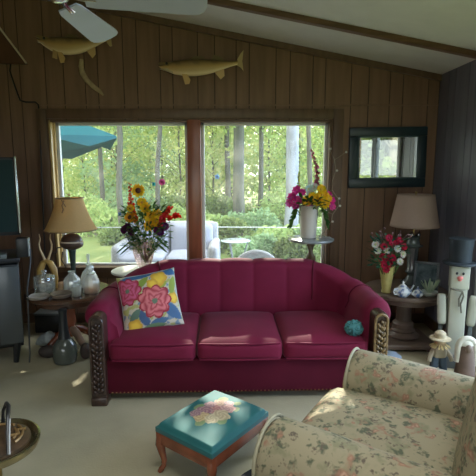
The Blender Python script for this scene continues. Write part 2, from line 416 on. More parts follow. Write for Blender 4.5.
# ------------------------------------------------------------------ things on the wall
def fish(label, x0, x1, z0, z1, sag, h, flip_tail):
    root = thing('mounted_fish', label, 'mounted fish', ((x0 + x1) / 2, WY, 0), group='mounted walleyes')
    xc = (x0 + x1) / 2; L = x1 - x0; N = 26; seg = 14
    top, mid, bel = (.14, .09, .035), (.48, .30, .095), (.80, .64, .38)
    prof = [(0, .05), (.04, .25), (.1, .5), (.18, .78), (.3, .97), (.42, 1.0), (.55, .9), (.68, .68), (.8, .42), (.88, .3), (.93, .27)]
    def pf(t):
        for (a, p), (b, q) in zip(prof[:-1], prof[1:]):
            if t <= b: return p + (q - p) * (t - a) / (b - a)
        return prof[-1][1]
    cz = lambda t: z0 + (z1 - z0) * t - sag * 4 * t * (1 - t)
    vs = []; fs = []; cs = []
    for i in range(N + 1):
        t = .93 * i / N; r = pf(t) * h / 2
        for k in range(seg):
            a = 2 * PI * k / seg
            vs.append((-L / 2 + L * t, -.055 + r * .62 * math.cos(a), cz(t) + r * math.sin(a)))
            s = math.sin(a)
            col = mixc(mid, top, smooth(.1, .75, s)) if s > 0 else mixc(mid, bel, smooth(.25, .8, -s))
            if s > .2 and int(t * 14) % 3 == 0: col = mixc(col, top, .5)
            cs.append(col)
    for i in range(N):
        for k in range(seg):
            k2 = (k + 1) % seg; fs.append((i * seg + k, i * seg + k2, (i + 1) * seg + k2, (i + 1) * seg + k))
    fs += [tuple(range(seg)), tuple(N * seg + k for k in range(seg))]
    m = MB().add(vs, fs, col=cs)
    # jaws: an open mouth
    m.prism([(-L / 2 - .005, cz(0) + .02), (-L / 2 + .02, cz(0) + .032), (-L / 2 + .13, cz(.15) + h * .26), (-L / 2 + .12, cz(.15))], 'y', -.08, -.035, col=(.22, .15, .05))
    m.prism([(-L / 2 + .005, cz(0) - .022), (-L / 2 + .13, cz(.12) - .01), (-L / 2 + .13, cz(.15) - h * .36), (-L / 2 + .05, cz(0) - .035)], 'y', -.078, -.037, col=(.55, .45, .27))
    m.build('body', M_attr_gl, root)
    e = MB(); e.ell((-L / 2 + .075, -.088, cz(.1) + h * .17), (.012, .008, .012), 10, 8); e.build('eye', M_black, root)
    def fin(name, pts, col, y=-.055):
        f = MB(); f.prism(pts, 'y', y - .005, y + .005, col=col); f.build(name, M_attr_gl, root, smooth=False)
    X = lambda t: -L / 2 + L * t
    tl = (.50, .37, .17)
    xt = X(.92); zt_ = cz(.92)
    fin('tail_fin', [(xt, zt_ - .02), (X(.97), cz(.97) - .05 - flip_tail * .03), (X(1.0), cz(1) - .085), (X(.985), cz(1)), (X(1.0), cz(1) + .095), (X(.965), cz(.97) + .07), (xt, zt_ + .02)], tl)
    fin('dorsal_fin', [(X(.36), cz(.36) + h * .45), (X(.42), cz(.4) + h * .66), (X(.52), cz(.5) + h * .62), (X(.56), cz(.55) + h * .42)], (.17, .12, .05))
    fin('dorsal_fin', [(X(.62), cz(.62) + h * .36), (X(.65), cz(.64) + h * .66), (X(.74), cz(.7) + h * .48), (X(.78), cz(.78) + h * .22)], (.17, .12, .05))
    fin('pectoral_fin', [(X(.27), cz(.28) - h * .3), (X(.33), cz(.34) - h * .35), (X(.375), cz(.34) - h * .72), (X(.36), cz(.34) - h * .95), (X(.31), cz(.34) - h * .98)], (.60, .38, .15), -.075)
    fin('anal_fin', [(X(.64), cz(.66) - h * .25), (X(.77), cz(.75) - h * .15), (X(.775), cz(.76) - h * .62), (X(.73), cz(.72) - h * .80)], (.60, .40, .17))
    if flip_tail:
        fin('pelvic_fin', [(X(.22), cz(.22) - h * .3), (X(.28), cz(.28) - h * .4), (X(.27), cz(.28) - h * .8), (X(.21), cz(.28) - h * .72)], (.50, .32, .13), -.08)
    return root
fish('gold mounted fish hanging high above the middle of the window, clear of the fan', -.715, .05, 2.43, 2.475, .03, .15, 0)
fish('gold mounted fish with sagging belly hanging just beneath the pale fan blade', -1.80, -1.13, 2.66, 2.69, .07, .155, 1)
# driftwood strip curving below the first fish
pts = [(-1.42, 2.50), (-1.43, 2.44), (-1.42, 2.38), (-1.385, 2.32), (-1.33, 2.265), (-1.275, 2.225), (-1.235, 2.185)]
m = MB(); m.tube([(x, WY - .02, z) for x, z in pts], [.02, .024, .026, .025, .023, .019, .009], 8, flat=.6)
tag(m.build('hanging_driftwood', mat('driftwood', (.44, .32, .18), .7, vary=.3, scale=20)), 'curved tan driftwood stick hanging on the wall below the sagging fish', 'stick')

# triangular board at the top of the wall
r0 = thing('wooden_board', 'red-brown triangular wooden board with pale sloping edge, high on the dark wall', 'board', (-2.3, WY, 0))
m = MB(); m.prism([(.38, 2.455), (.10, 2.85), (-.2, 3.16), (-.33, 3.15), (-.33, 2.47)], 'y', -.04, -.004)
m.build('panel', mat('board_wood', (.13, .055, .028), .45, vary=.3, scale=5), r0, smooth=False)
m = MB(); m.tube([(.385, -.038, 2.46), (.11, -.038, 2.842), (-.19, -.038, 3.16)], .009, 6); m.build('edge_strip', mat('pale_strip', (.65, .56, .42), .4), r0)
m = MB(); m.tube([(-2.45, WY - .012, 2.13), (-2.0, WY - .012, 2.125), (-1.99, WY - .01, 2.13)], .006, 6)
m2 = MB(); m2.tube([(-2.07, WY - .012, 2.47), (-2.085, WY - .012, 2.40), (-2.05, WY - .012, 2.27), (-2.01, WY - .012, 2.14), (-1.96, WY - .012, 2.125), (-1.87, WY - .012, 2.125), (-1.845, WY - .012, 2.10), (-1.84, WY - .012, 2.0), (-1.85, WY - .03, 1.4), (-1.87, WY - .03, .6), (-1.88, WY - .03, .02)], .007, 6)
tag(m2.build('power_cord', M_black), 'thin black cord running down the wall from the triangular board', 'cord')

# mirror
r0 = thing('wall_mirror', 'dark blue-green framed rectangular mirror reflecting greenery on the panelled wall', 'mirror', (1.40, WY, 1.62), rot=(0, R(-.8), 0))
hw, hh = .362, .28; b = .085
m = MB()
for (cx, cz, dx, dz) in ((0, hh - b / 2, 2 * hw, b), (0, -hh + b / 2, 2 * hw, b), (-hw + b / 2, 0, b, 2 * hh - 2 * b), (hw - b / 2, 0, b, 2 * hh - 2 * b)):
    m.box((cx, -.02, cz), (dx, .04, dz), bev=.008)
m.build('frame', mat('mirror_frame', (.012, .028, .036), .35), r0)
m = MB(); m.box((0, -.008, 0), (2 * hw - 2 * b + .01, .006, 2 * hh - 2 * b + .01)); m.build('mirror_glass', M_mirror, r0, smooth=False)
m = MB()
for (cx, cz, dx, dz) in ((0, hh - b - .004, 2 * hw - 2 * b, .012), (0, -hh + b + .004, 2 * hw - 2 * b, .012), (-hw + b + .004, 0, .012, 2 * hh - 2 * b), (hw - b - .004, 0, .012, 2 * hh - 2 * b)):
    m.box((cx, -.026, cz), (dx, .034, dz))
m.build('inner_lip', mat('mirror_lip', (.05, .09, .10), .3), r0)

# ------------------------------------------------------------------ ceiling fan
FXc, FYc, FZc = -.78, 2.10, 2.255
r0 = thing('ceiling_fan', 'ceiling fan with pale blades and chrome hub under the sloped ceiling', 'ceiling fan', (FXc, FYc, FZc))
m = MB(); m.lathe([(.02, .0), (.06, .02), (.085, .06), (.09, .13), (.07, .18), (.03, .21), (.016, .22), (.016, ceil_z(FXc) - FZc - .05), (.06, ceil_z(FXc) - FZc - .05), (.07, ceil_z(FXc) - FZc + .005)], 24)
m.build('motor', mat('fan_motor', (.10, .085, .07), .3, metal=.7), r0)
m = MB(); m.lathe([(.005, -.018), (.03, -.016), (.05, -.006), (.06, .005), (.065, .015), (.06, .03)], 20); m.build('hub_cap', M_chrome, r0)
m_blade = mat('fan_blade', (.52, .57, .70), .35, vary=.08, scale=3)
for k, a in enumerate((86, 5.5, 186, 272)):
    br = MB(); ca, sa = math.cos(R(a)), math.sin(R(a))
    br.tube([(.05 * ca, .05 * sa, .02), (.1 * ca, .1 * sa, .0), (.17 * ca, .17 * sa, -.004)], [.012, .012, .016], 8, flat=.5)
    bo = br.build('blade_arm', M_chrome, r0)
    poly = [(.12, -.045)] + [(.16, -.055)] + [(.57, -.078)] + [(.61, -.074), (.635, -.055), (.648, -.02), (.648, .02), (.635, .055), (.61, .074), (.57, .078)] + [(.16, .055), (.12, .045)]
    bl = MB(); bl.prism(poly, 'z', -.004, .004)
    ob = bl.build('fan_blade', m_blade, r0)
    ob.rotation_euler = (R(-20), 0, R(a)); ob.location = (0, 0, 0)

# ------------------------------------------------------------------ sofa
sofa = thing('sofa', 'long raspberry-red velvet three-seat sofa with channelled back and carved wooden posts', 'sofa', (.012, 2.87, 0), R(1.9))
def sofa_shell():
    A = .905; Yb = .755; rc = .38
    path = []
    for i in range(13): path.append((-A, .05 + (Yb - rc - .05) * i / 12, 'a'))
    for p in arc(-A + rc, Yb - rc, rc, PI, PI / 2, 24)[1:]: path.append((*p, 'c'))
    n = 80
    for i in range(1, n): path.append((-A + rc + (2 * A - 2 * rc) * i / n, Yb, 'b'))
    for p in arc(A - rc, Yb - rc, rc, PI / 2, 0, 24): path.append((*p, 'c'))
    for i in range(1, 13): path.append((A, Yb - rc + (.05 - Yb + rc) * i / 12, 'a'))
    s = 0; S = [0]
    for p, q in zip(path[:-1], path[1:]): s += math.hypot(q[0] - p[0], q[1] - p[1]); S.append(s)
    mid = s / 2; rows = []
    for i, (x, y, k) in enumerate(path):
        p = path[max(i - 1, 0)]; q = path[min(i + 1, len(path) - 1)]
        tx, ty = q[0] - p[0], q[1] - p[1]; l = math.hypot(tx, ty); nx, ny = -ty / l, tx / l      # outward normal
        d = abs(S[i] - mid)
        fl = smooth(.62, 1.12, d)               # 0 on the back, 1 at the arm fronts
        h = .815 - .012 * (d / .6) ** 2 * (1 - fl) - .152 * smooth(.55, 1.15, d)
        Rr = .066 + .036 * fl
        cn = .0 + .025 * fl
        ph = (S[i] - mid) / .262 + .5
        gv = 1 - abs(math.sin(PI * ph)) ** .45 if d < .95 else 0
        edge = min(1, (len(path) - 1 - i) / 3, i / 3); rf = .72 + .28 * math.sqrt(max(0, edge))
        prof = [(-.10, .22), (-.125, .36), (-.118 + .02 * fl, .50)]
        prof = [(a + gv * .016, b) for a, b in prof]
        zc = h - Rr
        for t in range(0, 13):
            a = R(190 - 210 * t / 12)
            r2 = Rr * rf - (gv * .014)
            prof.append((cn + r2 * math.cos(a) - .03 * (1 - fl) * (1 if a > PI / 2 else 0) * abs(math.cos(a)), zc + r2 * math.sin(a)))
        prof += [(.055 + .01 * fl, max(.3, zc - Rr * .9)), (.055, .2), (.05, .05), (-.09, .05)]
        rows.append([(x + nx * a, y + ny * a, b) for a, b in prof])
    m = MB(); npf = len(rows[0]); vs = [v for r in rows for v in r]; fs = []
    for i in range(len(rows) - 1):
        for k in range(npf):
            k2 = (k + 1) % npf; fs.append((i * npf + k, i * npf + k2, (i + 1) * npf + k2, (i + 1) * npf + k))
    fs += [tuple(range(npf)), tuple((len(rows) - 1) * npf + k for k in range(npf))]
    return m.add(vs, fs), rows
shell, rows = sofa_shell()
shell.build('backrest', M_velvet, sofa, angle=60)
# welt seams on the two rolled arms
for idx in (14, 32, len(rows) - 15, len(rows) - 33):
    m = MB(); m.tube([Vector(p) * 1.0 for p in rows[idx][2:16]], .006, 6); m.build('piping', M_velvet_shaded, sofa)
m = MB(); m.box((0, .335, .17), (1.80, .67, .24), bev=.02); m.build('seat_frame', M_velvet_shaded, sofa)
for k, x in enumerate((-.565, 0, .565)):
    cu = MB(); cu.rbox((x, .285, .355), (.563, .66, .125), .035, 12, (0, .02, .035))
    co = cu.build('seat_cushion', M_velvet, sofa, angle=80)
    pp = MB()
    for z in (.408, .302):
        pp.tube([(x - .262, -.035, z), (x - .1, -.056, z + .004), (x + .1, -.056, z + .004), (x + .262, -.035, z)], .006, 6)
    pp.build('piping', M_velvet, co)
def post(sx):
    x = sx * .915; w, hgt = .047, .614
    poly = [(x - w, 0), (x + w, 0), (x + w, hgt - w)] + arc(x, hgt - w, w, 0, PI, 14)[1:-1] + [(x - w, hgt - w)]
    m = MB(); m.prism(poly, 'y', -.05, .06)
    m.box((x, .0, .03), (.105, .125, .06), bev=.01)
    return m.build('carved_post', M_carve, sofa)
for sx, gm in ((-1, M_carve), (1, M_carve_lit)):
    po = post(sx); x = sx * .915
    m = MB(); w = .039; hgt = .614
    m.tube([(x - w, -.052, .08), (x - w, -.052, hgt - .055)] + [(p[0], -.052, p[1]) for p in arc(x, hgt - .055, w, PI, 0, 12)[1:]] + [(x + w, -.052, .08)], .009, 6)
    rnd = random.Random(5 + sx)
    for i in range(13):
        z = .10 + .036 * i
        for e in (-1, 1):
            m.ell((x + e * (.017 + .004 * math.sin(i)), -.055, z + e * .006), (.011, .013, .02), 8, 6, (0, e * .6, 0))
        m.ell((x, -.06, z + .018), (.010, .012, .012), 8, 6)
    m.build('carved_relief', gm, po)
m = MB()
for i in range(66):
    m.ell((-.84 + 1.68 * i / 65, -.003, .065), (.006, .005, .006), 6, 4)
nt_ = m.build('nailhead_trim', M_brass, sofa); nt_['kind'] = 'stuff'

# floral pillow
def in_flower(u, v, cx, cy, r, n, ph):
    dx, dy = u - cx, v - cy; d = math.hypot(dx, dy); a = math.atan2(dy, dx)
    rr = r * (.82 + .18 * abs(math.cos(n * a / 2 + ph)) + .04 * math.sin(3 * a + ph))
    return d / rr, a
def pillow_col(u, v):
    c = (.50, .45, .34)
    n = noise.noise(Vector((u * 3, v * 3, 2.1)))
    def leaf(cx, cy, ang, l, w):
        dx, dy = u - cx, v - cy; p = dx * math.cos(ang) + dy * math.sin(ang); q = -dx * math.sin(ang) + dy * math.cos(ang)
        return abs(p) < l and abs(q) < w * (1 - (p / l) ** 2)
    for (cx, cy, ang, l, w, cc) in [(-.2, .92, .1, .75, .12, (.03, .11, .25)), (.75, .9, -.5, .35, .14, (.03, .11, .25)), (-.25, -.6, 1.9, .34, .15, (.05, .10, .2)), (.7, -.5, -.9, .42, .2, (.05, .12, .24)),
                              (.2, -.8, .2, .35, .14, (.06, .13, .23)), (.85, .35, 1.3, .35, .12, (.25, .33, .05)), (-.15, .62, .7, .3, .12, (.2, .28, .04)), (-.55, -.45, .8, .3, .13, (.10, .17, .12)), (.05, -.92, 0, .4, .1, (.12, .2, .1)), (.5, .45, .3, .2, .12, (.3, .34, .05))]:
        if leaf(cx, cy, ang, l, w): c = cc
    for (cx, cy, r) in [(.42, .68, .3), (.18, .52, .2), (.82, -.08, .2), (-.6, -.8, .26)]:
        d, a = in_flower(u, v, cx, cy, r, 5, .4)
        if d < 1: c = mixc((.75, .50, .05), (.55, .30, .03), smooth(.3, 1, d))
    for (cx, cy, r, pk) in [(-.68, .42, .5, (.55, .10, .2)), (.18, -.08, .58, (.62, .16, .17))]:
        d, a = in_flower(u, v, cx, cy, r, 9, .2)
        if d < 1:
            rings = abs(math.sin(d * 8.5 + 1.2 * math.sin(9 * a / 2 + d * 3)))
            c = mixc((.30, .015, .03), pk, rings)
            if d > .9: c = (.28, .01, .025)
            if d < .17: c = (.12, .16, .10)
    if c == (.50, .45, .34):
        k1 = noise.noise(Vector((u * 6.5, v * 6.5, 9.4))); k2 = noise.noise(Vector((u * 8, v * 8, 4.4)))
        if k1 > .22: c = (.36, .36, .12)
        elif k2 > .28: c = (.16, .23, .30)
    return mixc(c, tuple(x * .8 for x in c), max(0, n))
def grid_pillow(name, size, th, n, colfn, mt, parent):
    vs = []; cs = []; fs = []; m = MB()
    for sgn in (-1, 1):
        vs = []; cs = []; fs = []
        for j in range(n + 1):
            for i in range(n + 1):
                u, v = -1 + 2 * i / n, -1 + 2 * j / n
                sq = (max(0, (1 - u * u) * (1 - v * v))) ** .42
                k = 1 - .07 * (1 - abs(u) ** 2) * (abs(v) ** 3) ; k2 = 1 - .07 * (1 - abs(v) ** 2) * (abs(u) ** 3)
                vs.append((u * size / 2 * k2, sgn * th / 2 * sq, v * size / 2 * k)); cs.append(colfn(u, v) if sgn < 0 else (.55, .5, .4))
        for j in range(n):
            for i in range(n):
                a = j * (n + 1) + i; fs.append((a, a + 1, a + n + 2, a + n + 1))
        m.add(vs, fs, col=cs)
    return m.build(name, mt, parent, angle=75)
p = thing('throw_pillow', 'square throw pillow with large red flowers leaning on the sofa end', 'pillow', (-.62, 3.13, .605), rot=(R(-26), R(-9), R(10)))
grid_pillow('cushion', .415, .14, 84, pillow_col, M_attr, p)
m = MB(); m.tube([(-.2, 0, -.2), (0, 0, -.19), (.2, 0, -.2), (.19, 0, 0), (.2, 0, .2), (0, 0, .19), (-.2, 0, .2), (-.19, 0, 0)], .006, 6, closed=True)
m.build('piping', mat('pillow_piping', (.45, .47, .44), .7), p)
# crinkled yarn pompom on the sofa arm
m = MB(); m.ell((0, 0, 0), (.058, .05, .048), 24, 18)
rnd = random.Random(3)
m.v = [tuple(Vector(v) * (1 + .24 * noise.noise(Vector(v) * 45) + rnd.uniform(-.05, .05))) for v in m.v]
for i in range(90):
    d = Vector((rnd.gauss(0, 1), rnd.gauss(0, 1), rnd.gauss(0, 1))).normalized()
    q = Vector((d.x * .058, d.y * .05, d.z * .048))
    m.ell(q, (.009, .009, .006), 6, 4, (rnd.uniform(0, 3), rnd.uniform(0, 3), 0))
tag(m.build('yarn_pompom', mat('teal_yarn', (.08, .27, .28), .9, vary=.3, scale=60), loc=(.775, 2.945, .475)), 'crinkled teal yarn pompom lying at the sofa end beside the carved post', 'pompom')

# ------------------------------------------------------------------ footstool
fs_ = thing('footstool', 'low wooden footstool with teal needlepoint floral top in front of the sofa', 'footstool', (-.127, 2.209, 0), R(52.8))
def stool_col(x, y):
    n = noise.noise(Vector((x * 14, y * 14, .3)))
    c = mixc((.012, .135, .14), (.018, .18, .18), .5 + .5 * n)
    blooms = [(.03, .01, .055, (.62, .17, .20)), (.075, -.035, .045, (.70, .33, .36)), (-.02, .05, .05, (.40, .12, .22)), (.0, -.05, .05, (.75, .58, .33)), (-.07, .02, .045, (.75, .52, .22)),
              (-.055, -.035, .04, (.80, .66, .40)), (.10, .035, .04, (.66, .40, .30)), (.05, .065, .035, (.46, .2, .30)), (-.06, .07, .035, (.36, .14, .24)), (.125, -.005, .03, (.45, .25, .35))]
    for (cx, cy, r) in [(.14, .05, .03), (.10, -.07, .03), (-.11, -.01, .03), (-.03, -.085, .03), (.0, .1, .03), (.15, -.04, .025)]:
        if math.hypot(x - cx, (y - cy) * 1.4) < r * (1 + .4 * n): c = (.23, .32, .14)
    for (cx, cy, r, cc) in blooms:
        d, a = in_flower(x, y, cx, cy, r, 5, cx * 30)
        if d < 1: c = mixc(mixc(cc, (.85, .72, .5), .4), tuple(k * .55 for k in cc), abs(math.sin(d * 6 + 2 * a)) * .8)
    return tuple(k_ * .72 for k_ in c)
n = 90; hx, hy = .232, .187; vs = []; fs = []; cs = []
for j in range(n + 1):
    for i in range(n + 1):
        u, v = -1 + 2 * i / n, -1 + 2 * j / n
        x, y = u * hx, v * hy
        k = max(abs(u), abs(v)); z = .27 + .022 * (1 - u * u) * (1 - v * v) - .02 * smooth(.9, 1, k)
        cr = smooth(1.55, 2.0, u * u + v * v) * .02
        vs.append((x * (1 - cr), y * (1 - cr), z)); cs.append(stool_col(x, y))
for j in range(n):
    for i in range(n):
        a = j * (n + 1) + i; fs.append((a, a + 1, a + n + 2, a + n + 1))
m = MB().add(vs, fs, col=cs)
m.prism([(-hx, -hy), (hx, -hy), (hx, hy), (-hx, hy)], 'z', .225, .25, col=(.012, .12, .125))
bd = [(-hx * .98, -hy * .98), (hx * .98, -hy * .98), (hx * .98, hy * .98), (-hx * .98, hy * .98)]
m.build('padded_top', M_attr, fs_, angle=50)
m = MB(); m.box((0, 0, .2375), (2 * hx + .002, 2 * hy + .002, .028), bev=.004); m.build('top_band', mat('teal_velvet', (.010, .11, .115), .8, sheen=.3), fs_)
m = MB()
for (cx, cy, dx, dy) in ((0, -hy + .012, 2 * hx, .022), (0, hy - .012, 2 * hx, .022), (-hx + .012, 0, .022, 2 * hy - .044), (hx - .012, 0, .022, 2 * hy - .044)):
    m.box((cx, cy, .195), (dx, dy, .062), bev=.004)
m.build('apron', M_redwood, fs_)
for sx in (-1, 1):
    for sy in (-1, 1):
        m = MB(); q = Vector((sx, sy, 0)).normalized(); B = Vector((sx * (hx - .03), sy * (hy - .03), 0))
        m.tube([B + q * o + Vector((0, 0, z)) for o, z in ((.0, .225), (.014, .19), (.02, .155), (.012, .11), (.002, .065), (.004, .035), (.018, .014), (.028, .0))], [.026, .027, .025, .019, .014, .012, .015, .012], 10)
        m.build('leg', M_redwood, fs_)

# ------------------------------------------------------------------ armchair
M_floral = mat('floral_fabric', (.33, .30, .20), .8, bump=.08, bscale=250)
def add_floral(m):
    nt = m.node_tree; N = nt.nodes; L = nt.links; b = N['Principled BSDF']
    tc = N.new('ShaderNodeTexCoord')
    base = (.33, .28, .175); cur = None
    def blobs(scale, thr, col, seed, soft=.05, dist=.35):
        nonlocal cur
        mp = N.new('ShaderNodeMapping'); mp.inputs['Location'].default_value = (seed * 3.1, seed * 1.7, seed)
        L.new(tc.outputs['Object'], mp.inputs['Vector'])
        nz = N.new('ShaderNodeTexNoise'); nz.inputs['Scale'].default_value = scale * 2.2; nz.inputs['Detail'].default_value = 2
        L.new(mp.outputs[0], nz.inputs['Vector'])
        mxv = N.new('ShaderNodeMix'); mxv.data_type = 'RGBA'; mxv.blend_type = 'LINEAR_LIGHT'; mxv.inputs['Factor'].default_value = dist / scale
        L.new(mp.outputs[0], mxv.inputs[6]); L.new(nz.outputs['Color'], mxv.inputs[7])
        vo = N.new('ShaderNodeTexVoronoi'); vo.inputs['Scale'].default_value = scale
        L.new(mxv.outputs[2], vo.inputs['Vector'])
        mr = N.new('ShaderNodeMapRange'); mr.inputs[1].default_value = thr + soft; mr.inputs[2].default_value = thr - soft
        L.new(vo.outputs['Distance'], mr.inputs[0])
        mx = N.new('ShaderNodeMix'); mx.data_type = 'RGBA'; mx.inputs[7].default_value = (*col, 1)
        if cur is None: mx.inputs[6].default_value = (*base, 1)
        else: L.new(cur, mx.inputs[6])
        L.new(mr.outputs[0], mx.inputs['Factor']); cur = mx.outputs[2]
    blobs(9, .34, (.24, .225, .13), 1, .12, .8)
    blobs(15, .30, (.10, .11, .065), 2, .11, .9)
    blobs(8, .24, (.31, .15, .095), 3, .10, .9)
    blobs(22, .22, (.13, .10, .07), 5, .1, .8)
    blobs(8, .12, (.50, .30, .2), 3, .06, .9)
    L.new(cur, b.inputs['Base Color'])
add_floral(M_floral)
ac = thing('armchair', 'floral beige armchair with rounded arms, its seat facing the footstool', 'armchair', (.385, 1.89, 0), R(-121))
# local: front = -y, width = x ; far arm at -x, near arm at +x
def arm_part(sx):
    m = MB(); prof = []
    w = .105
    cx = -.385 if sx < 0 else .405
    out = [(cx - w * .75, .06), (cx - w * .8, .35)] + [(p[0], p[1]) for p in arc(cx, .49, .135, R(200), R(-20), 16)] + [(cx + w * .8, .35), (cx + w * .75, .06)]
    rows = []
    y0 = -.07 if sx > 0 else 0
    ys = [0, .004, .016, .04, .2, .4, .6, .72, .76]
    for y in ys:
        k = 1 - .16 * max(0, 1 - y / .04) ** 2
        drop = 0.03 * smooth(.0, .76, y)
        rows.append([((x - cx) * k + cx, y - .01 + (y0 * (1 - y / .76)), (z - .34) * k + .34 - (drop if z > .3 else 0)) for x, z in out])
    vs = [v for r in rows for v in r]; n = len(out); fs = []
    for i in range(len(rows) - 1):
        for k in range(n):
            k2 = (k + 1) % n; fs.append((i * n + k, i * n + k2, (i + 1) * n + k2, (i + 1) * n + k))
    fs += [tuple(range(n)), tuple((len(rows) - 1) * n + k for k in range(n))]
    m.add(vs, fs); o = m.build('arm', M_floral, ac, angle=60)
    m = MB(); m.tube([(x, .008 + y0, z) for x, z in out], .007, 6)
    m.build('piping', mat('floral_piping', (.36, .33, .22), .8), o)
for sx in (-1, 1): arm_part(sx)
m = MB(); m.box((.01, .36, .17), (.66, .70, .22), bev=.02); m.build('seat_base', M_floral, ac)
m = MB(); m.rbox((.01, .25, .385), (.60, .64, .17), .05, 12, (.0, .02, .03)); m.build('seat_cushion', M_floral, ac, angle=80)
m = MB(); m.rbox((.01, .68, .56), (.84, .22, .84), .09, 12, (0, .03, .02), rot=(R(-8), 0, 0)); m.build('backrest', M_floral, ac, angle=80)
for sx in (-1, 1):
    for y in (.06, .68):
        m = MB(); m.lathe([(.018, 0), (.024, .03), (.03, .07)], 12, ((-.36 if sx < 0 else .42), y, 0)); m.build('foot', M_darkwood, ac)
# dark round mat partly under the armchair
r0 = thing('floor_mat', 'black round mat with thin white rim on the floor beside the armchair', 'mat', (.20, 1.955, 0))
m = MB(); m.lathe([(.235, 0), (.235, .008), (.2, .010), (.002, .010)], 40); m.build('pad', mat('mat_black', (.010, .012, .016), .8), r0)

# ------------------------------------------------------------------ smoking stand
r0 = thing('smoking_stand', 'brass smoking stand with round tray and black handle at the floor edge', 'smoking stand', (-.885, 1.545, 0))
m = MB(); m.lathe([(.10, 0), (.105, .012), (.09, .025), (.03, .04), (.016, .06)], 28); m.build('base', M_brass, r0)
m = MB(); m.lathe([(.011, .05), (.011, .25), (.018, .27), (.011, .29), (.012, .51)], 16); m.build('pole', M_brass, r0)
m = MB(); m.lathe([(.012, .505), (.06, .507), (.125, .515), (.143, .528), (.15, .545), (.150, .556), (.143, .558), (.132, .549), (.118, .545)], 48); m.build('tray_rim', mat('tray_metal', (.50, .45, .30), .25, metal=1.0, vary=.25, scale=10), r0)
m = MB(); m.lathe([(.118, .535), (.117, .556), (.09, .566), (.04, .572), (.002, .573)], 40); m.build('tray_insert', mat('tray_insert', (.075, .042, .02), .45, vary=.5, scale=40), r0)
m = MB()
for k, (a0, a1, rr) in enumerate([(R(-20), R(60), .09), (R(-10), R(50), .07), (R(70), R(150), .085), (R(170), R(250), .085)]):
    m.tube([(rr * math.cos(a0 + (a1 - a0) * i / 8), rr * math.sin(a0 + (a1 - a0) * i / 8), .574 - rr * .05) for i in range(9)], .005, 6)
m.tube([(.05, -.0, .573), (.075, .02, .571), (.06, .045, .571), (.085, .055, .569)], .006, 6)
m.build('relief_ornament', mat('relief_gold', (.32, .20, .08), .4, metal=.6), r0)
m = MB(); m.tube([(-.02, .09, .558), (-.015, .095, .62), (.005, .085, .655), (.03, .05, .662), (.05, .0, .645), (.065, -.04, .60), (.085, -.085, .555)], [.007, .007, .008, .008, .007, .006, .004], 8); m.build('handle', M_black, r0)
m = MB(); m.tube([(.058, .0, .642), (.073, -.042, .598), (.092, -.085, .557)], .003, 6); m.build('handle_strip', mat('strip_grey', (.42, .42, .40), .4), r0)

# ------------------------------------------------------------------ television corner
st = thing('television_stand', 'black television stand with grey glass door and splayed legs', 'television stand', (-1.69, 3.49, 0), R(25))
W_ = .95; 
m = MB(); m.box((-W_ / 2, .22, .825), (W_, .46, .035), bev=.006); m.build('top', M_black, st)
m = MB(); m.box((-W_ / 2, .22, .46), (W_ - .03, .42, .66), bev=.006); m.build('body', M_black, st)
m = MB(); m.box((-.095, .004, .47), (.165, .02, .62), bev=.004); m.build('door', mat('grey_glass_door', (.07, .08, .082), .25), st)
m = MB(); m.box((-.5, .004, .47), (.60, .02, .62), bev=.004); m.build('door', mat('black_door', (.006, .007, .008), .3), st)
for x in (-.06, -W_ + .06):
    for y in (.03, .40):
        m = MB(); m.tube([(x, y, .16), (x - .02, y - .02, .0)], [.03, .02], 8); m.build('leg', M_black, st)
tv = thing('television', 'black flat television with dark greenish screen and silver edge', 'television', (-1.70, 3.56, 0), R(25))
m = MB(); m.box((-.49, .03, 1.31), (.98, .05, .60), bev=.008); m.build('casing', M_black, tv)
m = MB(); m.box((-.485, .002, 1.315), (.93, .008, .55)); m.build('screen', mat('tv_screen', (.008, .026, .026), .4, spec=.15), tv)
m = MB(); m.box((-.003, .006, 1.32), (.014, .03, .59), bev=.004); m.build('edge_strip', mat('silver_edge', (.55, .6, .58), .25, metal=.9), tv)
m = MB(); m.box((-.45, .06, .93), (.08, .06, .18)); m.box((-.45, .06, .85), (.34, .2, .012)); m.build('pedestal', M_black, tv)
sp = MB(); sp.box((0, 0, .075), (.085, .09, .15), bev=.006)
r0 = thing('speaker', 'small black box speaker with pale side standing at the television stand corner', 'speaker', (-1.685, 3.545, .8425), R(18))
sp.build('box', M_black, r0)
m = MB(); m.box((.046, 0, .075), (.008, .08, .14), bev=.002); m.build('side_trim', mat('speaker_side', (.35, .38, .36), .4), r0)
m = MB(); m.tube([(-1.634, 3.56, .90), (-1.63, 3.54, .80), (-1.652, 3.50, .6), (-1.652, 3.48, .3), (-1.65, 3.46, .08), (-1.65, 3.44, .008)], .007, 6)
tag(m.build('speaker_cable', mat('cable_grey', (.05, .055, .055), .4)), 'dark cable hanging from the speaker down to the floor', 'cable')
bx_ = thing('media_player', 'low grey media player box on the black television stand', 'media player', (-1.85, 3.47, .8425), R(25))
m = MB(); m.box((0, 0, .018), (.13, .12, .034), bev=.004); m.build('case', mat('device_grey', (.11, .13, .125), .4), bx_)
m = MB(); m.box((-.01, -.061, .018), (.07, .003, .012)); m.build('display', M_black, bx_)

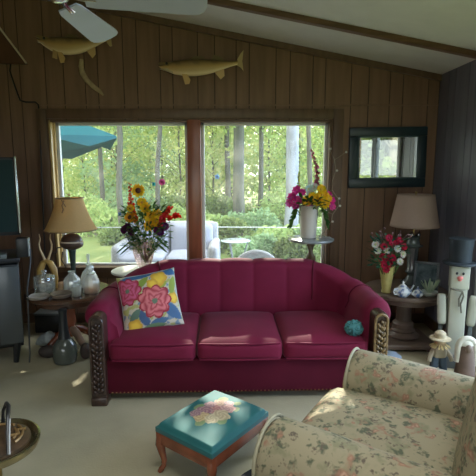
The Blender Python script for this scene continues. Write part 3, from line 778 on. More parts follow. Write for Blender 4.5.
# ------------------------------------------------------------------ left round table
TX, TY = -1.44, 3.80
tb = thing('side_table', 'round dark wood pedestal table crowded with glassware beside the sofa', 'side table', (TX, TY, 0), group='round pedestal tables')
m = MB(); m.lathe([(.30, .462), (.335, .466), (.345, .474), (.345, .49), (.335, .5), (.002, .5)], 48); m.build('tabletop', M_tablewood, tb)
m = MB(); m.lathe([(.27, .41), (.28, .415), (.28, .465)], 40); m.build('apron', M_tablewood, tb)
m = MB(); m.lathe([(.05, .10), (.07, .13), (.05, .16), (.035, .18), (.05, .22), (.042, .28), (.038, .36), (.055, .40), (.06, .415)], 20); m.build('column', mat('brightened_redwood', (.42, .14, .07), .25, vary=.35, scale=6, spec=.6), tb)  # column redwood brightened in colour against the shade under the tabletop
for k in range(4):
    a = R(-42 + 90 * k); m = MB(); d = Vector((math.cos(a), math.sin(a), 0))
    m.tube([d * o + Vector((0, 0, z)) for o, z in ((.02, .16), (.09, .135), (.16, .085), (.215, .045), (.255, .035), (.27, .028))], [.034, .034, .03, .026, .028, .026], 10)
    m.build('leg', M_redwood if k else mat('sunlit_foot', (.40, .27, .2), .35, vary=.3, scale=18), tb)  # one foot coloured lighter for the sun falling on it
# lamp
lp = thing('table_lamp', 'table lamp with tan bell shade and rounded brown body by the window', 'lamp', (-1.44, 3.93, .5))
def panel_shade(name, z0, z1, r0, r1, mt, par, flare=1.6, seg=48, faces=6, oval=1.0):
    m = MB(); prof = []; vs = []; fs = []; nn = 12
    for i in range(nn + 1):
        t = i / nn; r = r1 + (r0 - r1) * (1 - t) ** flare
        for k in range(seg):
            a = 2 * PI * k / seg; fa = abs(((a * faces / (2 * PI)) % 1) - .5) * 2
            rr = r * (1 - .045 * (1 - fa ** 2) * (1 if faces else 0))
            vs.append((rr * math.cos(a), rr * math.sin(a) * oval, z0 + (z1 - z0) * t))
    for i in range(nn):
        for k in range(seg):
            k2 = (k + 1) % seg; fs.append((i * seg + k, i * seg + k2, (i + 1) * seg + k2, (i + 1) * seg + k))
    m.add(vs, fs); o = m.build(name, mt, par, angle=60)
    md = o.modifiers.new('thickness', 'SOLIDIFY'); md.thickness = .004; md.offset = 0
    return o
def shade_mat(name, col, tr=.45):
    m = bpy.data.materials.new(name); m.use_nodes = True; nt = m.node_tree; N = nt.nodes; L = nt.links
    N.remove(N['Principled BSDF']); out = N['Material Output']
    d = N.new('ShaderNodeBsdfDiffuse'); t = N.new('ShaderNodeBsdfTranslucent'); s = N.new('ShaderNodeMixShader'); s.inputs[0].default_value = tr
    nz = N.new('ShaderNodeTexNoise'); nz.inputs['Scale'].default_value = 30
    mx = N.new('ShaderNodeMix'); mx.data_type = 'RGBA'; mx.inputs[6].default_value = (*[c * .88 for c in col], 1); mx.inputs[7].default_value = (*col, 1)
    L.new(nz.outputs['Fac'], mx.inputs['Factor'])
    L.new(mx.outputs[2], d.inputs['Color']); L.new(mx.outputs[2], t.inputs['Color'])
    L.new(d.outputs[0], s.inputs[1]); L.new(t.outputs[0], s.inputs[2]); L.new(s.outputs[0], out.inputs['Surface'])
    return m
sh = panel_shade('lamp_shade', .50, .775, .222, .115, shade_mat('tan_shade', (.80, .58, .29), .5), lp, 1.45)
m = MB()
for zz, rr in ((.502, .222), (.773, .116)): m.tube([(rr * .985 * math.cos(a), rr * .985 * math.sin(a), zz) for a in [2 * PI * i / 36 for i in range(36)]], .004, 6, closed=True)
m.tube([(0.0, -.125, .76), (-.012, -.14, .72), (.0, -.15, .69), (-.008, -.158, .66)], .005, 6)
m.tube([(-.02, -.125, .765), (.02, -.145, .71)], .004, 6)
m.build('shade_trim', mat('shade_trim', (.22, .13, .06), .6), sh)
m = MB(); m.lathe([(.075, 0), (.08, .015), (.06, .03), (.03, .045), (.02, .1), (.022, .2), (.028, .29), (.034, .33)], 20); m.build('stem', mat('lamp_green_metal', (.03, .045, .04), .3, metal=.5), lp)
m = MB(); m.lathe([(.03, .325), (.06, .335), (.09, .352), (.10, .375), (.092, .39)], 28, sy=.8); m.build('lower_body', mat('lamp_brown', (.07, .04, .028), .3), lp)
m = MB(); m.lathe([(.094, .388), (.103, .395), (.094, .402)], 28, sy=.8); m.build('body_band', mat('lamp_band', (.6, .5, .42), .3), lp)
m = MB(); m.lathe([(.092, .400), (.085, .43), (.06, .455), (.03, .465), (.014, .47), (.012, .56), (.002, .56)], 28, sy=.8); m.build('upper_body', MATS['lamp_brown'], lp)
m = MB(); m.tube([(-.09, -.02, .35), (-.12, -.03, .345), (-.13, -.03, .30), (-.155, -.03, .30)], .007, 8); m.tube([(-.075, -.02, .31), (-.085, -.03, .24), (-.05, -.03, .17)], .006, 8); m.build('crank', M_darkwood, lp)
m = MB(); m.tube([(0, 0, .56), (0, 0, .79)], .004, 6); m.tube([(-.11, 0, .77), (.11, 0, .77)], .003, 6); m.ell((0, 0, .80), .011, 10, 8); m.build('finial', M_brass, lp)
# horned ornament
hn = thing('horned_ornament', 'yellow carved wooden arch with two thin upright horns behind the glass jar', 'ornament', (-1.645, 3.87, .5))
m = MB(); m.tube([(-.07, 0, .0), (-.072, 0, .08), (-.06, 0, .16), (-.03, 0, .22), (0, 0, .235), (.03, 0, .22), (.06, 0, .16), (.07, 0, .08), (.066, 0, .0)], [.014, .022, .029, .027, .021, .027, .029, .022, .014], 14)
m.build('arch', mat('yellow_wood', (.55, .33, .09), .35, vary=.3, scale=14), hn)
for e in (-1, 1):
    m = MB(); m.tube([(e * .012, 0, .24), (e * .03, 0, .29), (e * .05, 0, .34), (e * .055, 0, .38), (e * .042, 0, .43), (e * .048, 0, .47)], [.012, .011, .009, .008, .006, .003], 8); m.build('horn', mat('horn_tan', (.50, .35, .18), .4), hn)
# glassware
def jar(name, label, cat, loc, body, lid, mt, gr=None, ribs=0, sxy=1, content=None):
    r0 = thing(name, label, cat, loc, group=gr)
    fn = (lambda a, z: 1 + .04 * math.cos(ribs * a)) if ribs else None
    m = MB(); m.lathe(body, 40, fn=fn); m.build('body', mt, r0, angle=50)
    if lid:
        m = MB(); m.lathe(lid, 20); m.build('lid' if len(lid) > 6 else 'stopper', mt, r0, angle=50)
    if content:
        m = MB(); m.lathe(content[0], 24); m.build('contents', content[1], r0)
    return r0
M_crys = mat('crystal', (.93, .97, .97), .03, trans=.0, vary=0)
M_crys = glass_mat('cut_crystal', (.95, .98, .98), .30, .12, veil=.38)  # white layer puts the bright refracted window light into the crystal
jar('glass_jar', 'wide clear glass jar with knobbed lid in front of the horned ornament', 'jar', (-1.60, 3.70, .5), [(.07, 0), (.082, .01), (.084, .12), (.078, .135)],
    [(.086, .135), (.084, .145), (.05, .158), (.015, .165), (.012, .172), (.022, .182), (.018, .196), (.002, .2)], M_glass, content=([(.06, .01), (.066, .02), (.062, .07), (.03, .085), (.002, .09)], mat('jar_shells', (.45, .42, .36), .6, vary=.4, scale=60)))
jar('decanter', 'square-shouldered cut crystal decanter without stopper under the lamp shade', 'decanter', (-1.385, 3.735, .5), [(.06, 0), (.066, .01), (.066, .10), (.058, .12), (.03, .15), (.022, .165), (.03, .18)], None, M_crys, 'crystal decanters', 12)
jar('decanter', 'tall cut crystal decanter with slender stopper behind the other two', 'decanter', (-1.29, 3.88, .5), [(.05, 0), (.068, .01), (.07, .09), (.05, .14), (.022, .17), (.018, .2), (.028, .21)], [(.012, .205), (.016, .215), (.010, .23), (.014, .29), (.002, .30)], M_crys, 'crystal decanters', 12)
jar('decanter', 'round cut crystal decanter with ball stopper and amber liquid, closest to sofa', 'decanter', (-1.225, 3.73, .5), [(.058, 0), (.066, .01), (.068, .08), (.06, .11), (.035, .14), (.028, .15), (.036, .165)], [(.02, .16), (.014, .175), (.026, .192), (.03, .212), (.022, .232), (.002, .245)], M_crys, 'crystal decanters', 12,
    content=([(.05, .008), (.055, .012), (.056, .045), (.002, .047)], mat('amber_liquid', (.75, .28, .03), .15)))
jar('drinking_glass', 'small cut crystal tumbler in front of the decanters', 'glass', (-1.31, 3.62, .5), [(.03, 0), (.034, .006), (.04, .085), (.037, .085), (.03, .015), (.002, .012)], None, M_crys, None, 10)
m = MB(); m.lathe([(.04, 0), (.07, .008), (.085, .028), (.08, .03), (.065, .016), (.002, .01)], 32, fn=lambda a, z: 1 + .08 * math.cos(5 * a) * (z > .01)); 
tag(m.build('shell_dish', mat('shell_white', (.50, .45, .38), .4, vary=.3, scale=30), loc=(-1.58, 3.53, .5)), 'scalloped pale shell dish in front of the glass jar', 'dish')
m = MB(); m.lathe([(.045, 0), (.07, .006), (.088, .036), (.083, .038), (.06, .014), (.002, .01)], 32)
tag(m.build('glass_bowl', mat('smoke_bowl', (.30, .24, .19), .15, vary=.3, scale=20), loc=(-1.42, 3.58, .5)), 'shallow brownish glass bowl at the front edge of the crowded table', 'bowl')
# under the table
jg = thing('demijohn', 'big green-glass demijohn with tall dark neck on the floor under the crowded table', 'bottle', (-1.375, 3.47, 0))
m = MB(); m.lathe([(.06, 0), (.085, .01), (.094, .05), (.094, .11), (.085, .15), (.06, .185), (.045, .20)], 32); m.build('body', mat('smoky_glass', (.085, .10, .085), .12, spec=.8), jg)
m = MB(); m.lathe([(.047, .2), (.04, .24), (.032, .32), (.03, .40), (.034, .42), (.034, .435)], 24); m.build('neck', mat('dark_neck', (.022, .028, .03), .3), jg)
def rock(label, c, r, col, seed, name='stone'):
    m = MB(); m.ell((0, 0, 0), r, 18, 12)
    m.v = [tuple(Vector(v) * (1 + .18 * noise.noise(Vector(v) * 9 + Vector((seed, 0, 0))))) for v in m.v]
    zmin = min(v[2] for v in m.v)
    return tag(m.build(name, mat('stone_%d' % seed, col, .7, vary=.3, scale=18), loc=(c[0], c[1], -zmin)), label, 'stone')
rock('dark brown low stone on the floor left of the green demijohn', (-1.54, 3.56), (.08, .06, .05), (.045, .034, .028), 1)
rock('brown stone between the demijohn and the table foot', (-1.235, 3.53), (.045, .05, .065), (.06, .042, .032), 2)
cn = MB(); cn.tube([(-.10, 0, .045), (-.06, 0, .06), (0, 0, .075), (.05, 0, .08), (.085, 0, .075)], [.012, .035, .055, .062, .035], 16)
tag(cn.build('conch_shell', mat('shell_grey', (.34, .38, .38), .5, vary=.3, scale=20), loc=(-1.64, 3.76, .0), rot=(0, R(-12), R(-15))), 'large pale grey shell lying on the floor under the crowded table', 'shell')
bx2 = thing('storage_box', 'black storage box with grey lid edge behind the crowded table legs', 'box', (-1.76, 4.24, 0))
m = MB(); m.box((0, 0, .085), (.27, .26, .17), bev=.006); m.build('body', M_black, bx2)
m = MB(); m.box((0, 0, .18), (.28, .27, .02), bev=.004); m.build('lid', mat('box_lid', (.10, .11, .11), .4), bx2)

# ------------------------------------------------------------------ flower making
def stem(mb, a, b, r=.003, bow=.02):
    a = Vector(a); b = Vector(b); mid = (a + b) / 2 + Vector((b.x - a.x, b.y - a.y, 0)) * .25
    mb.tube([a, (a + mid) / 2 + Vector((0, 0, bow)), mid + Vector((0, 0, bow)), b], r, 5)
def daisy(mb, cmb, c, nrm, r, n, pw, col, ccol, rc, seed=0):
    rnd = random.Random(seed); nn = Vector(nrm).normalized(); t = nn.orthogonal().normalized(); w = nn.cross(t)
    for layer in range(2):
        for k in range(n):
            a = 2 * PI * (k + layer * .5) / n + rnd.uniform(-.1, .1); d = t * math.cos(a) + w * math.sin(a)
            q = tuple(min(1, x * rnd.uniform(.8, 1.15)) for x in col)
            mb.petal(Vector(c) + nn * .004 * layer, d + nn * (.12 + .2 * layer), nn, r * (1 - .18 * layer), pw, col=q)
    if cmb is not None:
        q = Matrix.Identity(3); rot = nn.to_track_quat('Z', 'Y').to_euler()
        cmb.ell(Vector(c) + nn * .008, (rc, rc, rc * .55), 12, 8, rot, col=ccol)
M_petal = bpy.data.materials.new('petals'); M_petal.use_nodes = True
nt = M_petal.node_tree; N = nt.nodes; L = nt.links; N.remove(N['Principled BSDF'])
at_ = N.new('ShaderNodeAttribute'); at_.attribute_name = 'Col'; d_ = N.new('ShaderNodeBsdfDiffuse'); t_ = N.new('ShaderNodeBsdfTranslucent'); s_ = N.new('ShaderNodeMixShader'); s_.inputs[0].default_value = .4
L.new(at_.outputs['Color'], d_.inputs['Color']); L.new(at_.outputs['Color'], t_.inputs['Color']); L.new(d_.outputs[0], s_.inputs[1]); L.new(t_.outputs[0], s_.inputs[2]); L.new(s_.outputs[0], N['Material Output'].inputs['Surface'])
M_stem = mat('stem_green', (.07, .14, .04), .6)

def flower(root, name, base, c, nrm, r, n, pw, col, ccol, rc, seed):
    mb = MB(); cm = MB(); daisy(mb, cm, c, nrm, r, n, pw, col, ccol, rc, seed)
    o = mb.build(name, M_petal, root); cm.build('flower_centre', M_attr, o)
    sm = MB(); stem(sm, base, Vector(c) - Vector(nrm).normalized() * .005); sm.build('stem', M_stem, o)
def spike(root, name, base, pts, r, cols, seed, n=26):
    rnd = random.Random(seed); mb = MB(); P = [Vector(p) for p in pts]
    for i in range(n):
        t = i / (n - 1) * (len(P) - 1); k = min(int(t), len(P) - 2); q = P[k].lerp(P[k + 1], t - k)
        s = r * (1 - .55 * i / n)
        a = rnd.uniform(0, 2 * PI)
        d = Vector((math.cos(a), math.sin(a), rnd.uniform(-.2, .6)))
        col = tuple(min(1, x * rnd.uniform(.75, 1.2)) for x in rnd.choice(cols))
        for e in range(4):
            dd = (d + Vector((rnd.uniform(-.7, .7), rnd.uniform(-.7, .7), rnd.uniform(-.7, .7))))
            mb.petal(q, dd, (rnd.uniform(-1, 1), -1, rnd.uniform(-1, 1)), s, s * .7, col=col, cup=.3)
    o = mb.build(name, M_petal, root)
    sm = MB(); stem(sm, base, P[0]); sm.tube(P, .003, 5); sm.build('stem', M_stem, o)
def greens(root, name, base, n, rad, z0, z1, ln, wd, m_, seed, droop=.2, squash=.8):
    rnd = random.Random(seed); mb = MB()
    for i in range(n):
        a = rnd.uniform(0, 2 * PI); r = rad * math.sqrt(rnd.random()); z = rnd.uniform(z0, z1)
        c = Vector(base) + Vector((r * math.cos(a), r * math.sin(a) * squash, z))
        d = Vector((math.cos(a), math.sin(a), rnd.uniform(-droop, .8)))
        mb.petal(c, d, (rnd.uniform(-.4, .4), rnd.uniform(-.4, .4), 1), ln * rnd.uniform(.6, 1.2), wd, cup=.1)
    o = mb.build(name, m_, root); o['kind'] = 'stuff'; return o

# white table with the fluted glass vase, behind the sofa
wt = thing('plant_table', 'small white-topped table behind the sofa holding the fluted glass vase', 'table', (-.92, 4.05, 0))
m = MB(); m.lathe([(.2, .597), (.215, .602), (.215, .617), (.205, .622), (.002, .622)], 40); m.build('tabletop', M_white, wt)
m = MB(); m.lathe([(.03, .02), (.025, .3), (.03, .597)], 16); m.lathe([(.15, 0), (.15, .02), (.03, .04)], 24); m.build('pedestal', M_white, wt)
M_pinkglass = glass_mat('pink_glass', (.94, .86, .82), .14, .04)
vz = thing('glass_vase', 'fluted clear pinkish glass vase holding sunflowers before the left pane', 'vase', (-.845, 4.05, .622))
m = MB(); m.lathe([(.045, 0), (.05, .008), (.052, .02), (.078, .10), (.094, .17), (.096, .2), (.088, .24), (.092, .265), (.088, .265), (.084, .24), (.09, .2), (.072, .10), (.045, .03), (.002, .03)], 60, fn=lambda a, z: 1 + .045 * math.cos(14 * a))
m.build('body', M_pinkglass, vz, angle=60)
bq = thing('flower_arrangement', 'mixed arrangement of sunflower, red and yellow blooms filling the fluted glass vase', 'flowers', (-.83, 4.05, .632))
B = (0, 0, .05)
YEL, RED, ORG, PUR = (.85, .52, .03), (.72, .05, .03), (.85, .25, .02), (.10, .02, .08)
flower(bq, 'sunflower', B, (-.03, -.06, .70), (0, -1, .15), .062, 15, .026, YEL, (.09, .03, .01), .028, 1)
flower(bq, 'daisy_bloom', B, (-.105, -.08, .47), (-.2, -1, .3), .055, 13, .022, (.82, .40, .03), (.10, .04, .01), .02, 2)
for i, (x, z, r) in enumerate([(.03, .55, .055), (.07, .47, .06), (.06, .40, .058), (.105, .43, .05), (.0, .60, .045), (-.10, .55, .035), (.12, .50, .05)]):
    flower(bq, 'yellow_bloom', B, (x, -.07 - .01 * (i % 3), z), (.1 * (i - 2), -1, .3), r, 11, .026, YEL, (.5, .25, .02), .012, 10 + i)
spike(bq, 'red_spike', B, [(-.085, -.05, .50), (-.10, -.05, .62), (-.105, -.05, .76)], .035, [RED, (.8, .12, .06)], 3)
spike(bq, 'red_spike', B, [(-.06, -.08, .44), (-.085, -.08, .52), (-.11, -.08, .60)], .04, [RED, ORG], 4)
spike(bq, 'red_spike', B, [(.17, -.05, .45), (.22, -.06, .53), (.25, -.06, .56)], .04, [RED, (.85, .06, .03)], 5)
spike(bq, 'red_spike', B, [(.16, -.07, .40), (.18, -.07, .47), (.2, -.07, .50)], .042, [RED, (.8, .10, .10)], 6)
spike(bq, 'red_spike', B, [(.24, -.05, .46), (.29, -.05, .49), (.325, -.05, .465)], .04, [RED, (.85, .06, .03)], 7)
for i, (x, z) in enumerate([(-.13, .385), (-.16, .36), (.12, .36), (.19, .39), (.15, .34), (-.10, .34)]):
    flower(bq, 'purple_bloom', B, (x, -.07, z), ((-1 if x < 0 else 1) * .4, -1, .2), .04, 12, .022, PUR, (.05, .02, .05), .012, 30 + i)
greens(bq, 'fern_leaves', (.01, -.02, 0), 480, .19, .2, .56, .075, .02, M_leafdark, 41, .6)
greens(bq, 'pale_sprays', (0, -.03, 0), 420, .14, .14, .42, .05, .012, leaf_mat('pale_spray', (.35, .33, .12), (.22, .27, .08), .4), 42, .6, .7)
greens(bq, 'airy_sprigs', (.10, 0, 0), 110, .2, .44, .68, .03, .006, leaf_mat('sprig', (.35, .40, .2), (.45, .42, .25), .4), 43, .2, .5)
m = MB(); rnd = random.Random(8)
for a, ln, z in ((-1, .28, .24), (-1, .22, .2), (1, .22, .22), (1, .26, .27)):
    m.petal((a * .09, -.06, z + .04), (a, -.2, -.7), (0, -.4, 1), ln * .72, .028, cup=-.12)
m.build('long_leaves', M_leafdark, bq)
flower(bq, 'pink_bloom', B, (.165, 0, .77), (.3, -1, .2), .032, 9, .02, (.75, .12, .35), (.3, .02, .1), .01, 51)

# plant stand with twisted column
pst = thing('plant_stand', 'tall plant stand with round grey top and twisted column before the window', 'plant stand', (.645, 4.02, 0))
m = MB(); m.lathe([(.17, .885), (.195, .89), (.203, .90), (.2, .912), (.19, .916), (.002, .916)], 48); m.build('top', mat('stand_top', (.28, .30, .30), .2, vary=.25, scale=9), pst)
vs = []; fs = []; seg = 24; nz_ = 70
m = MB()
for i in range(nz_ + 1):
    z = .08 + .81 * i / nz_
    for k in range(seg):
        a = 2 * PI * k / seg; r = (.03 + .008 * math.cos(2 * PI * i / 14)) * (1 + .22 * math.cos(2 * (a + z * 22)))
        vs.append((r * math.cos(a), r * math.sin(a), z))
for i in range(nz_):
    for k in range(seg):
        k2 = (k + 1) % seg; fs.append((i * seg + k, i * seg + k2, (i + 1) * seg + k2, (i + 1) * seg + k))
m.add(vs, fs); m.build('column', mat('stand_wood', (.13, .085, .045), .35, vary=.3, scale=10), pst)
m = MB(); m.lathe([(.17, 0), (.17, .03), (.12, .05), (.06, .07), (.035, .085)], 32); m.build('base', MATS['stand_wood'], pst)
vw = thing('flower_vase', 'straight white ceramic vase standing on the twisted plant stand', 'vase', (.62, 4.02, .916))
m = MB(); m.lathe([(.06, 0), (.068, .005), (.072, .08), (.078, .2), (.084, .285), (.08, .285), (.072, .2), (.065, .08), (.002, .02)], 36); m.build('body', mat('white_ceramic', (.56, .51, .44), .35, vary=.06, scale=12), vw)
b2 = thing('flower_arrangement', 'pink and yellow flower arrangement with a tall pink spire in the white vase', 'flowers', (.62, 4.02, .916))
B = (0, 0, .12); PNK = (.72, .05, .30)
k = 0
for (x, z, r, c_) in [(-.15, .36, .05, PNK), (-.115, .42, .045, PNK), (-.17, .31, .045, (.78, .12, .40)), (-.10, .33, .045, (.70, .08, .34)), (-.07, .40, .04, PNK), (-.12, .28, .035, (.6, .05, .28)), (.18, .33, .045, PNK), (.19, .28, .04, (.78, .10, .36)), (.16, .38, .035, PNK), (.0, .29, .03, (.78, .2, .4))]:
    k += 1; flower(b2, 'pink_bloom', B, (x, -.05, z), (x * 2, -1, .35), r, 8, .022, c_, (.55, .08, .25), .008, 60 + k)
for (x, z, r) in [(.10, .38, .06), (.06, .33, .055), (.12, .31, .055), (.09, .43, .045), (-.03, .33, .05), (.02, .36, .05), (.15, .35, .04)]:
    k += 1; flower(b2, 'yellow_bloom', B, (x, -.075, z), (x, -1, .35), r, 12, .024, (.86, .56, .03), (.10, .05, .01) if x in (.06, -.03) else (.6, .35, .02), .014, 60 + k)
for (x, z) in [(-.01, .43), (.04, .445), (.0, .40)]:
    k += 1; flower(b2, 'white_bloom', B, (x, -.03, z), (0, -1, .6), .04, 9, .024, (.75, .78, .74), (.7, .65, .3), .008, 60 + k)
spike(b2, 'pink_spire', B, [(.06, 0, .46), (.075, 0, .56), (.04, 0, .66), (.015, 0, .76)], .034, [(.50, .06, .22), (.42, .12, .12), (.6, .18, .3)], 71, 34)
spike(b2, 'yellow_spire', B, [(-.09, 0, .40), (-.095, 0, .50), (-.09, 0, .58)], .022, [(.55, .52, .06), (.35, .42, .06)], 72, 22)
greens(b2, 'leaves', (0, -.02, 0), 130, .16, .25, .36, .075, .03, M_leafdark, 73, .5)
m = MB(); rnd = random.Random(9)
for s_x in (-1, 1):
    for i in range(16):
        t = i / 15; m.petal((s_x * (.10 + .05 * t), -.05, .29 - .16 * t), (s_x * .5 + rnd.uniform(-.5, .5), -.3, -.8), (s_x, -1, .3), .06, .028)
m.build('trailing_leaves', M_leafdark, b2)

# twig garland on the window side, suncatchers
tw = thing('twig_garland', 'thin twig garland with tiny white buds hanging on the window edge', 'garland', (0, 0, 0))
pts = [(.855, 4.35, 1.80), (.85, 4.35, 1.70), (.90, 4.35, 1.60), (.915, 4.35, 1.50), (.885, 4.35, 1.40), (.885, 4.35, 1.32), (.945, 4.35, 1.24), (.955, 4.35, 1.17), (.90, 4.35, 1.09), (.89, 4.35, 1.02), (.84, 4.35, .93), (.77, 4.35, .87), (.76, 4.35, .78)]
m = MB(); m.tube(pts, .0035, 5); m.tube([pts[2], (.95, 4.36, 1.63), (1.0, 4.37, 1.665)], .003, 5); m.tube([pts[5], (.83, 4.35, 1.28)], .003, 5); m.tube([pts[8], (.82, 4.35, 1.12)], .003, 5); m.build('twig', mat('twig', (.30, .24, .17), .7), tw)
for i, p_ in enumerate([pts[1], pts[3], (1.0, 4.37, 1.67), pts[6], (.83, 4.345, 1.28), pts[9], (.82, 4.345, 1.12), pts[11], pts[7]]):
    m = MB(); m.ell((p_[0] + .01, p_[1] - .008, p_[2]), (.011, .009, .011), 8, 6); m.build('bud', M_white, tw)
def suncatcher(label, x, z, r, col, n):
    o = thing('suncatcher', label, 'suncatcher', (x, 4.46, z), group='suncatchers on the window glass')
    mb = MB(); cm = MB()
    daisy(mb, None, (0, 0, 0), (0, -1, 0), r, n, r * .6, col, col, r * .2, n)
    mb.build('petals', M_petal, o); cm.ell((0, -.004, 0), (r * .25, .004, r * .25), 10, 6, col=tuple(c_ * .5 for c_ in col)); cm.build('centre', M_attr, o)
suncatcher('dark teal suncatcher on the glass above the sunflower arrangement', -.81, 1.37, .022, (.03, .28, .30), 4)
suncatcher('small blue suncatcher stuck low on the glass beside the bell-shaded lamp', -1.15, 1.08, .020, (.08, .15, .32), 4)
suncatcher('pale blue suncatcher alone on the pane right of the mullion', -.2, 1.44, .028, (.25, .40, .60), 5)

# ------------------------------------------------------------------ right round table
RX, RY = 1.445, 3.86
t2 = copy_tree(tb)
t2.location = (RX, RY, 0); t2['label'] = 'round grey-brown pedestal table with thick turned column holding the teapots'
for ch in list(children(t2)):
    if not ch.name.startswith(('tabletop', 'apron')): bpy.data.objects.remove(ch)
    else:
        ch.data = ch.data.copy(); ch.data.materials[0] = M_greywood
m = MB(); m.lathe([(.135, .075), (.14, .09), (.115, .105), (.10, .12), (.105, .135), (.085, .15), (.09, .19), (.082, .2), (.065, .215), (.062, .33), (.075, .37), (.085, .385), (.095, .415)], 28); m.build('column', M_greywood, t2)
m = MB()
m.rbox((0, 0, .045), (.44, .44, .05), .02, 8); m.build('plinth', M_greywood, t2)
for k in range(4):
    a = PI / 4 + k * PI / 2; m = MB(); m.lathe([(.03, 0), (.035, .012), (.025, .025)], 12, (.25 * math.cos(a), .25 * math.sin(a), 0)); m.build('foot', M_greywood, t2)
# lamp
l2 = thing('table_lamp', 'table lamp with plain pinkish-brown drum shade below the mirror', 'lamp', (1.545, 4.0, .5))
s2 = panel_shade('lamp_shade', .52, .80, .205, .152, shade_mat('pinkbrown_shade', (.46, .34, .29), .25), l2, 1.0, faces=0)
M_lampgrey = mat('lamp_grey_glass', (.10, .12, .125), .15, spec=.8, vary=.3, scale=8)
m = MB(); m.lathe([(.085, 0), (.09, .015), (.08, .03), (.05, .05), (.035, .08), (.045, .1), (.06, .115), (.045, .13), (.04, .15), (.045, .28), (.05, .33), (.08, .345), (.085, .355), (.06, .365), (.05, .40), (.055, .42), (.03, .44)], 28, fn=lambda a, z: 1 + (.06 * math.cos(8 * a) if .14 < z < .34 else 0)); m.build('base', M_lampgrey, l2)
for e in (-1, 1):
    m = MB(); m.ell((e * .028, -.03, .45), (.02, .02, .022), 12, 8); m.build('bulb_socket', mat('socket_metal', (.4, .4, .4), .25, metal=.9), l2)
m = MB(); m.tube([(0, 0, .43), (0, 0, .81)], .006, 6); m.tube([(-.15, 0, .79), (.15, 0, .79)], .003, 6); m.ell((0, 0, .815), .012, 10, 8); m.build('finial', M_brass, l2)
# yellow vase and flowers
v3 = thing('flower_vase', 'small yellow-green glazed vase by the drum-shaded lamp', 'vase', (1.235, 3.72, .5))
m = MB(); m.lathe([(.035, 0), (.042, .01), (.036, .03), (.048, .12), (.062, .2), (.064, .235), (.06, .235), (.05, .15), (.002, .05)], 28); m.build('body', mat('yellow_glaze', (.52, .47, .17), .3, vary=.2, scale=14), v3)
b3 = thing('flower_arrangement', 'red and white artificial flower bunch in the yellow-green vase', 'flowers', (1.235, 3.72, .5))
B = (0, 0, .06); k = 0
for (x, z) in [(-.06, .40), (.0, .43), (-.02, .47), (.03, .44), (-.05, .34), (-.03, .29), (-.05, .25), (-.01, .26), (-.03, .21), (.06, .45), (.01, .31), (-.07, .30), (.10, .40)]:
    k += 1; flower(b3, 'red_bloom', B, (x, -.06 - .01 * (k % 3), z), (x * 3, -1, .3), .034, 9, .017, (.50, .03, .07), (.25, .01, .03), .01, 90 + k)
for (x, z) in [(-.11, .37), (.045, .385), (.09, .34), (.07, .28), (-.13, .42), (-.04, .37)]:
    k += 1; flower(b3, 'white_bloom', B, (x, -.08, z), (x * 3, -1, .3), .032, 10, .022, (.72, .70, .65), (.5, .55, .3), .010, 90 + k)
greens(b3, 'leaves', (-.01, -.03, 0), 170, .13, .24, .46, .06, .024, leaf_mat('teal_leaf', (.02, .10, .07), (.06, .14, .06), .3), 95, .4)
m = MB(); rnd = random.Random(31)
for i in range(9):
    a = rnd.uniform(-1, 1); m.tube([(0, -.02, .3), (a * .1, -.05, .45), (a * .16, -.05, .52 + rnd.uniform(-.05, .04))], .0025, 5); m.ell((a * .16, -.05, .53 + rnd.uniform(-.05, .02)), .009, 8, 6)
m.build('sprigs', mat('sprig_dark', (.18, .10, .10), .6), b3)
# china teapots
def china(v):
    n_ = noise.noise(Vector(v) * 42); return (.06, .13, .34) if n_ > .16 else (.70, .74, .78)
def teapot(label, loc, s, rz):
    o = thing('teapot', label, 'teapot', loc, rz, group='china teapots')
    m = MB(); m.lathe([(.04 * s, 0), (.045 * s, .006 * s), (.075 * s, .035 * s), (.08 * s, .06 * s), (.06 * s, .09 * s), (.042 * s, .10 * s)], 32, col=china); m.build('body', M_attr_gl, o)
    m = MB(); m.lathe([(.046 * s, .098 * s), (.036 * s, .115 * s), (.014 * s, .13 * s), (.008 * s, .14 * s), (.012 * s, .15 * s), (.002, .165 * s)], 24, col=china); m.build('lid', M_attr_gl, o)
    m = MB(); m.tube([(.07 * s, 0, .045 * s), (.10 * s, 0, .055 * s), (.115 * s, 0, .085 * s), (.135 * s, 0, .105 * s)], [.018 * s, .014 * s, .010 * s, .009 * s], 10, col=china); m.build('spout', M_attr_gl, o)
    m = MB(); m.tube([(-.06 * s, 0, .085 * s), (-.10 * s, 0, .09 * s), (-.115 * s, 0, .065 * s), (-.10 * s, 0, .035 * s), (-.07 * s, 0, .03 * s)], .007 * s, 8, col=china); m.build('handle', M_attr_gl, o)
teapot('blue and white china teapot with pointed lid next to the yellow-green vase', (1.33, 3.60, .5), .8, R(20))
teapot('smaller blue and white china teapot at the table middle', (1.445, 3.585, .5), .55, R(200))
# leaning frame and spiky plant
fr = thing('picture_frame', 'dark glazed picture frame leaning at the table rim behind the spiky plant', 'picture frame', (1.575, 3.76, .5), rot=(R(-16), 0, R(-28)))
m = MB()
for (cx, cz, dx, dz) in ((0, .01, .2, .02), (0, .24, .2, .02), (-.09, .125, .02, .21), (.09, .125, .02, .21)): m.box((cx, 0, cz), (dx, .018, dz), bev=.003)
m.build('frame', mat('frame_dark', (.05, .06, .07), .35), fr)
m = MB(); m.box((0, .003, .125), (.165, .006, .215)); m.build('picture', mat('picture_dark', (.10, .13, .15), .12, vary=.5, scale=14, col2=(.03, .05, .06)), fr)
pl = thing('potted_succulent', 'small pale green spiky plant in a low bowl before the leaning frame', 'plant', (1.555, 3.62, .5))
m = MB(); m.lathe([(.035, 0), (.06, .02), (.065, .04), (.058, .04), (.002, .03)], 24); m.build('bowl', mat('bowl_pale', (.42, .46, .42), .4), pl)
m = MB(); rnd = random.Random(12)
